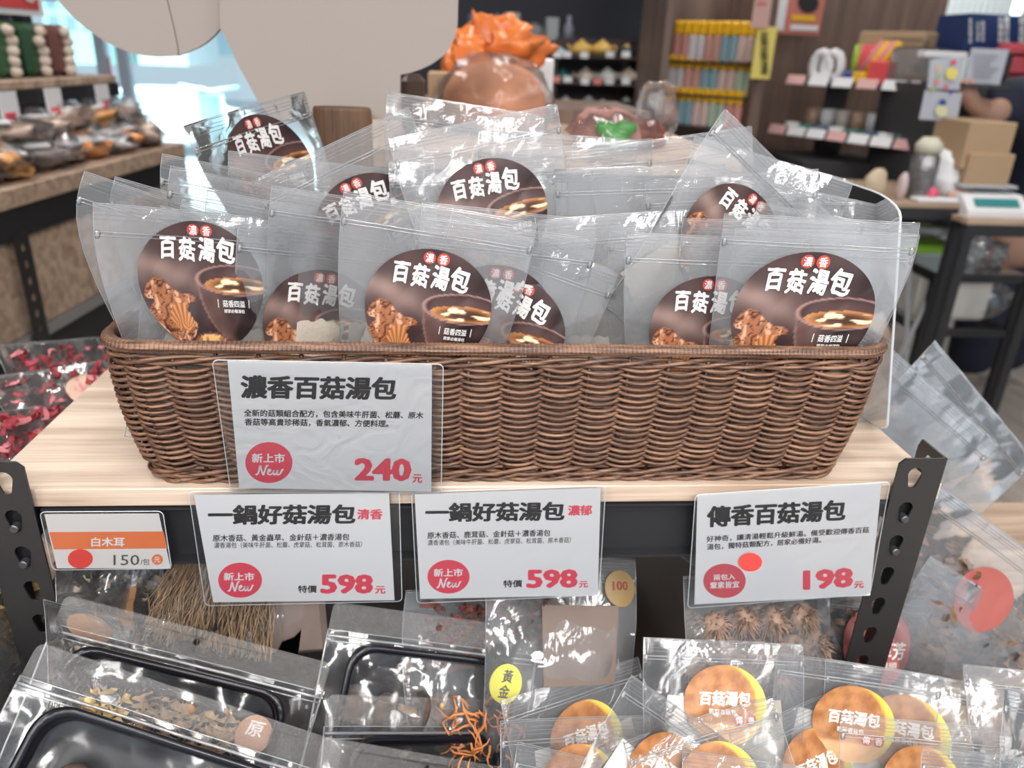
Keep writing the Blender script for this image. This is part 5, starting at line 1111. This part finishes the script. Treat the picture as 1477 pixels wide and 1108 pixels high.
item(fA, RA, .52, .28, (.32, .12, .23), M_kraft, 'kraft_carton', 'open kraft carton standing at the back of the upper display shelf', 'carton'); item(fA, RA, .62, .22, (.18, .08, .20), M_plastic, 'clear_packet', 'crumpled clear packet leaning on the kraft carton', 'packet')
item(fA, RA, .80, .12, (.20, .16, .16), M_acr, 'clear_container', 'clear container of brown pods at the right end of the upper display shelf', 'container')
for k in range(6): item(fA, RA, .74+.02*k, .10+.02*(k % 2), (.035, .035, .05), M_bmush, 'brown_pod', '%s brown pod inside the clear container' % ['first', 'second', 'third', 'fourth', 'fifth', 'last'][k], 'pod', 'cup', 'pods in the clear container')
for k in range(16):
    s_ = .06+.86*((k//2)+.5)/8; cc = [(.70, .72, .72), (.55, .50, .45), (.05, .10, .16), (.66, .68, .70), (.04, .16, .13), (.45, .30, .20)][k*5 % 6]
    item(fB, RB_, s_, .06+.15*(k % 2), (.075, .06, .035+.07*(k % 2)), mat('ware %d' % (k*5 % 6), cc, .3), 'small_dish' if k % 2 == 0 else 'small_jar', '%s %s from the left on the lower display shelf' % (['first', 'second', 'third', 'fourth', 'fifth', 'sixth', 'seventh', 'eighth'][k//2], 'front dish' if k % 2 == 0 else 'back jar'), 'dish' if k % 2 == 0 else 'jar', 'cup', 'ware on the lower display shelf')
one('dark_cabinet', 'dark cabinet below the display shelves at the brown wall', 'cabinet', 1150, 235, 1300, 330, 2.9, .5, M_shelf)
# ---- right: counter corner
one('checkout_cabinet', 'dark checkout cabinet behind the sticker-covered acrylic boards', 'cabinet', 1322, 122, 1400, 330, 2.55, .4, M_shelf)
for i, (q, lb) in enumerate([(((1342, 86), (1388, 82), (1384, 130), (1338, 128)), 'upper acrylic board with a yellow round sticker and small coloured dots'), (((1335, 130), (1388, 134), (1380, 176), (1326, 172)), 'lower acrylic board with a blue dot and pale yellow note')]):
    P = [at(*p, y=2.3) for p in q]; t = thing('acrylic_board', lb, 'board', (P[2]+P[3])/2); mb = MB(); mb.prism(P, (0, .006, 0)); mb.build('sheet', mat('frosted acrylic', (.55, .57, .64), .3, alpha=.8), t)
    for (x, y, r, m) in [[(1373, 106, 9, MATS['banner yellow']), (1354, 98, 3, mY), (1355, 110, 3, mG), (1352, 119, 4, mat('coral tag', (.75, .25, .22), .5)), (1346, 130, 3, mG), (1365, 125, 3, mR), (1376, 90, 4, mR)], [(1360, 148, 5, mB_), (1372, 133, 3, mB_), (1358, 160, 9, mat('pale note', (.66, .66, .40), .6))]][i]:
        mb = MB(); mb.poly([at(x+r*math.cos(k*PI/8), y+r*math.sin(k*PI/8), y=2.29) for k in range(16)]); mb.build('round_sticker', m, t)
mb = MB(); fbox(mb, 1338, -60, 1540, 110, 4.4, .08); struct('curtain', mb, mat('white curtain', (.70, .78, .80), .7)); bpy.data.objects['curtain']['kind'] = 'structure'
for k in range(20): mb = MB(); a = at(1342+9*k, 100, y=4.38); mb.tube([(a.x, 4.37, -1.0), (a.x, 4.37, 1.5)], .022, 8); mb.build('curtain_fold', MATS['white curtain'], bpy.data.objects['curtain'], smooth=True)
t = thing('navy_carton', 'navy blue carton with white vertical writing high at the right edge', 'carton', at(1440, 76, y=2.9)); mb = MB(); fbox(mb, 1395, 21, 1500, 76, 2.9, .25, bev=.004); mb.build('carton', M_navy, t)
for k, (x0, y0, x1, y1) in enumerate([(1398, 26, 1401, 62), (1409, 30, 1412, 60), (1416, 30, 1419, 60), (1440, 24, 1446, 62), (1449, 24, 1455, 62), (1470, 24, 1478, 62)]): P0 = at(x0, y0, y=2.895); T((t, P0, Vector((0, -1, 0))), ['香\n菇\n禮\n盒', '山\n珍\n海\n味', '精\n選\n香\n菇', '台\n灣\n香\n菇', '嚴\n選\n好\n菇', '禮\n盒\n組'][k], x0-1, y1, x1+1, y1, y1-y0, M_wpl, .02)
mb = MB(); fbox(mb, 1380, 76, 1500, 80, 2.75, .5); tag(mb.build('wall_shelf', M_shelf, None, loc=at(1440, 80, y=2.9)), 'dark shelf under the navy carton', 'shelf')
t = thing('notice_stand', 'white printed notice in a clear stand on the counter shelf', 'notice', at(1422, 122, y=2.4)); mb = MB(); fbox(mb, 1396, 70, 1449, 122, 2.4, .01); mb.build('frame', mat('frosted acrylic', (.55, .57, .64), .3), t)
for k in range(6): mb = MB(); fbox(mb, 1404, 79+6*k, 1440-(k % 3)*5, 80.5+6*k, 2.395, .002); mb.build('printed_line', mat('grey print', (.30, .28, .30), .6), t)
mb = MB(); fbox(mb, 1392, 122, 1456, 127, 2.3, .3); tag(mb.build('counter_shelf', M_shelf, None, loc=at(1424, 127, y=2.4)), 'small dark shelf carrying the printed notice', 'shelf')
one('black_case', 'black rounded case behind the printed notice', 'case', 1444, 72, 1464, 122, 2.5, .15, M_black, bev=.05)
one('red_pack', 'red plastic pack at the right edge beside the black case', 'pack', 1450, 62, 1500, 112, 2.75, .1, mat('dull red plastic', (.55, .08, .10), .35), bev=.02)
for i, (x0, y0, x1, y1, Y, lb) in enumerate([(1446, 112, 1500, 250, 3.0, 'tall kraft carton at the right edge behind the person'), (1392, 176, 1460, 246, 2.12, 'open kraft carton on the desk behind the white bag'), (1395, 222, 1460, 270, 2.10, 'low kraft carton with a grey card behind the scale')]): one('kraft_carton', lb, 'carton', x0, y0, x1, y1, Y, (.3, .22, .06)[i], M_kraft, 'kraft cartons at the checkout')
# person bending behind the notice: torso, head and one bare forearm
def skin_body(name, pts, edges, radii, m, parent, lvl=2):
    me = bpy.data.meshes.new(name); me.from_pydata([tuple(p) for p in pts], edges, []); o = bpy.data.objects.new(name, me); COL.objects.link(o)
    o.modifiers.new('s', 'SKIN')
    for i, r in enumerate(radii): me.skin_vertices[0].data[i].radius = (r, r)
    me.skin_vertices[0].data[0].use_root = True
    sm = o.modifiers.new('u', 'SUBSURF'); sm.levels = lvl; sm.render_levels = lvl
    me2 = bpy.data.meshes.new_from_object(o.evaluated_get(bpy.context.evaluated_depsgraph_get())); bpy.data.objects.remove(o); off = origin(parent)
    for v in me2.vertices: v.co -= off
    me2.materials.clear(); me2.materials.append(m); me2.polygons.foreach_set('use_smooth', [True]*len(me2.polygons)); q = bpy.data.objects.new(name, me2); COL.objects.link(q); q.parent = parent; return q
M_skin = mat('skin', (.52, .30, .22), .5); M_shirt = mat('dark navy shirt', (.012, .016, .035), .8)
pc = at(1425, 150, y=2.63); t = thing('person', 'person in a dark navy shirt bending behind the notice, bare forearm showing', 'person', (pc.x+.1, 2.75, FL))
q = lambda x, y, Y: at(x, y, y=Y-.32)
hip = Vector((pc.x+.42, 2.85, -.28)); ch = q(1520, 165, 3.05); nk = q(1535, 120, 3.0); hd = q(1548, 84, 2.96); sh_ = q(1452, 148, 2.90); el = q(1432, 166, 2.78); wr = q(1400, 148, 2.70); hn = q(1392, 134, 2.69)
kn = hip+Vector((-.05, -.1, -.42)); ft = Vector((hip.x, hip.y, FL+.05)); kn2 = kn+Vector((.22, .05, 0)); ft2 = ft+Vector((.22, .05, 0))
skin_body('body', [hip, (hip+ch)/2, ch, nk, hd, sh_, el, wr, hn, kn, ft, kn2, ft2, hn+Vector((-.02, 0, .05)), hn+Vector((.0, -.01, .055)), hn+Vector((.018, 0, .05)), hn+Vector((-.035, 0, .035)), hn+Vector((.04, -.01, .02))],
    [(0, 1), (1, 2), (2, 3), (3, 4), (2, 5), (5, 6), (6, 7), (7, 8), (0, 9), (9, 10), (0, 11), (11, 12), (8, 13), (8, 14), (8, 15), (8, 16), (8, 17)], [.15, .14, .15, .06, .09, .06, .052, .034, .032, .05, .04, .05, .04, .009, .009, .009, .008, .010], M_skin, t)
skin_body('shirt', [hip+Vector((0, 0, .02)), (hip+ch)/2, ch, nk+Vector((0, 0, -.03)), sh_, (sh_*.22+el*.78)], [(0, 1), (1, 2), (2, 3), (2, 4), (4, 5)], [.185, .175, .185, .085, .115, .095], M_shirt, t)
skin_body('trousers', [hip, kn, ft+Vector((0, 0, .02)), kn2, ft2+Vector((0, 0, .02))], [(0, 1), (1, 2), (0, 3), (3, 4)], [.19, .14, .12, .14, .12], M_shirt, t)
mb = MB(); mb.blob(hd+Vector((.01, .03, .04)), (.2, .22, .2), 3, .05, 14, 10); mb.build('hair', mat('black hair', (.01, .009, .008), .5), t, smooth=True)
one('white_ledge', 'bright white ledge above the sticker-covered acrylic board', 'ledge', 1334, 74, 1396, 84, 2.6, .06, M_wpl)
one('tube_lamp', 'short glowing tube at the top right corner over the navy carton', 'lamp', 1468, -20, 1479, 22, 2.85, .03, mat('glowing tube', (.9, 1, 1), .5, emit=(.9, 1, .98), es=3))
# desks
def desk(name, label, x0, x1, ytop, Y, dep, top_m, h=None):
    a = at(x0, ytop, y=Y); b_ = at(x1, ytop, y=Y); t = thing(name, label, 'desk', ((a.x+b_.x)/2, Y+dep/2, FL), 'black-framed desks'); z = (a.z+b_.z)/2
    mb = MB(); mb.box(((a.x+b_.x)/2, Y+dep/2, z-.01), (b_.x-a.x, dep, .02), bev=.002); mb.build('desk_top', top_m, t)
    mb = MB(); mb.box(((a.x+b_.x)/2, Y+.015, z-.04), (b_.x-a.x, .03, .04)); mb.build('front_rail', M_black, t)
    for X in (a.x+.02, b_.x-.02):
        for yy in (Y+.02, Y+dep-.02): mb = MB(); mb.box((X, yy, (z-.02+FL)/2), (.035, .035, z-.02-FL)); mb.build('leg', M_black, t)
    return z, a, b_
z1_, a1, b1 = desk('desk', 'black-framed desk with the glass jar and white bag', 1225, 1402, 292, 2.05, .55, M_oakd)
z2_, a2, b2 = desk('desk', 'black-framed desk carrying the scale at the right edge', 1397, 1530, 318, 1.95, .55, M_oakd)
c = at(1322, 285, y=2.15); jr = thing('glass_jar', 'tall glass jar half full of dark beans with pale lid', 'jar', (c.x, c.y, z1_)); w = .05
mb = MB(); mb.lathe((c.x, c.y, z1_), [(w*.9, 0), (w, .02), (w, .15), (w*.8, .165)], 18); mb.build('jar', M_acr, jr, smooth=True); mb = MB(); mb.lathe((c.x, c.y, z1_+.004), [(w*.85, 0), (w*.9, .10), (w*.7, .11)], 14); mb.build('dark_beans', M_dmush, jr, smooth=True)
mb = MB(); mb.lathe((c.x, c.y, z1_+.166), [(w*.9, 0), (w*.95, .03), (w*.5, .055)], 14); mb.build('lid', mat('pale lid', (.60, .58, .46), .5), jr, smooth=True)
c = at(1372, 255, y=2.2); wb = thing('plastic_bag', 'white plastic bag with faint red print on the desk', 'bag', (c.x, c.y, z1_)); mb = MB(); mb.blob((c.x, c.y, z1_+.08), (.20, .14, .19), 5, .35, 16, 12, fr=2.4); mb.build('bag', mat('white carrier', (.78, .78, .79), .35, bump=(25, 1)), wb, smooth=True)
mb = MB(); mb.blob((c.x, c.y-.068, z1_+.125), (.03, .01, .02), 2, .1); mb.build('red_print', M_red, wb, smooth=True)
for i, (px, cc, w, h, lb) in enumerate([(1258, (.55, .44, .30), .09, .11, 'see-through bag of beige crackers on the desk'), (1341, (.70, .10, .18), .045, .05, 'crimson wrapped sweet beside the glass jar'), (1385, (.60, .35, .26), .11, .04, 'peach coloured packet in front of the white bag'), (1296, (.60, .48, .46), .035, .10, 'pinkish bottle left of the glass jar')]):
    c = at(px, 290, y=2.11); mb = MB(); mb.blob((c.x, 2.11, z1_+h/2), (w, .05, h), i, .15, 12, 8); tag(mb.build(['cracker_bag', 'wrapped_sweet', 'peach_packet', 'small_bottle'][i], mat('desk item %d' % i, cc, .4), None, smooth=True, loc=(c.x, 2.11, z1_)), lb, ['bag', 'sweet', 'packet', 'bottle'][i])
c = at(1350, 288, y=2.07); mb = MB(); mb.box((c.x, 2.08, z1_+.008), (.16, .06, .014), bev=.004); tag(mb.build('white_tray', M_wpl, None, loc=(c.x, 2.08, z1_)), 'flat white tray at the front of the desk', 'tray')
c = at(1440, 310, y=2.0); t = thing('scale', 'white electronic scale with teal display on the right desk', 'scale', (c.x, 2.1, z2_)); mb = MB(); mb.prism([Vector((c.x-.12, 2.0, z2_)), Vector((c.x-.12, 2.26, z2_)), Vector((c.x-.12, 2.26, z2_+.08)), Vector((c.x-.12, 2.06, z2_+.07)), Vector((c.x-.12, 2.0, z2_+.02))], (.24, 0, 0)); mb.build('housing', M_wpl, t)
mb = MB(); mb.box((c.x, 2.026, z2_+.048), (.17, .004, .035), R=Matrix.Rotation(-.85, 3, 'X')); mb.build('display', mat('teal display', (.05, .25, .26), .2), t); mb = MB(); mb.box((c.x, 2.17, z2_+.095), (.22, .18, .012), bev=.004); mb.build('weighing_plate', M_grey, t)
# green board on a folding stand, clear bag, low black frame with white box
ga = [at(*p, y=Y) for p, Y in zip([(1306, 352), (1384, 362), (1392, 350), (1350, 344)], (2.3, 2.3, 2.55, 2.6))]; zz = ga[0].z; t = thing('green_stool', 'lime green topped folding stool under the desks', 'stool', ((ga[0].x+ga[1].x)/2, 2.4, FL))
mb = MB(); X0, X1 = ga[0].x, ga[1].x; mb.box(((X0+X1)/2, 2.42, zz-.02), (X1-X0, .26, .035), bev=.008); mb.build('seat', mat('lime green plastic', (.22, .48, .03), .4), t)
for (s0, s1) in ((0, 1), (1, 0)):
    for yy in (2.31, 2.53): mb = MB(); mb.tube([(X0+.03 if s0 == 0 else X1-.03, yy, zz-.03), (X0+.03 if s1 == 0 else X1-.03, yy, FL+.01)], .011, 6); mb.build('leg', M_grey, t)
c = at(1340, 342, y=2.4); mb = MB(); mb.blob((c.x, 2.42, zz+.03), (.16, .14, .06), 2, .3, 12, 8); tag(mb.build('crumpled_bag', M_plastic, None, smooth=True, loc=(c.x, 2.42, zz)), 'crumpled clear bag on the lime green stool', 'bag')
fx0, fx1 = at(1350, 400, y=2.3).x, at(1478, 400, y=2.3).x; zt = at(1420, 402, y=2.3).z; t = thing('low_frame', 'low black steel frame rack with a glass top on the floor', 'rack', ((fx0+fx1)/2, 2.5, FL)); zb = at(1420, 480, y=2.3).z
for yy in (2.3, 2.72):
    for X in (fx0, fx1): mb = MB(); mb.box((X, yy, (zt+FL)/2), (.03, .03, zt-FL)); mb.build('upright', M_black, t)
    for z in (zt, zb): mb = MB(); mb.box(((fx0+fx1)/2, yy, z), (fx1-fx0, .03, .03)); mb.build('rail', M_black, t)
for X in (fx0, fx1):
    for z in (zt, zb): mb = MB(); mb.box((X, 2.51, z), (.03, .42, .03)); mb.build('rail', M_black, t)
mb = MB(); mb.box(((fx0+fx1)/2, 2.51, zt+.018), (fx1-fx0, .42, .006)); mb.build('glass_top', M_acr, t)
mb = MB(); mb.box(((fx0+fx1)/2-.04, 2.5, zb+.14), (.34, .28, .22), bev=.02); tag(mb.build('white_bin', mat('off white bin', (.62, .60, .56), .4), None, loc=((fx0+fx1)/2-.04, 2.5, zb+.03)), 'off-white bin standing in the low black frame', 'bin')
for i, (px, py, lb) in enumerate([(1415, 365, 'bulging clear bag with blue glints on top of the low black frame'), (1425, 430, 'knotted clear bag hanging over the off-white bin')]):
    c = at(px, py, y=2.42); mb = MB(); mb.blob((c.x, 2.42, c.z), (.19, .16, .15), 7+i, .35, 14, 10, fr=2.6); tag(mb.build('clear_bag', film('blue glint film', .12, 1.5, .08, bump=(16, 1), hcol=(.8, .9, 1), base=.03), None, smooth=True, loc=(c.x, 2.42, c.z-.07)), lb, 'bag', 'clear bags by the low frame')
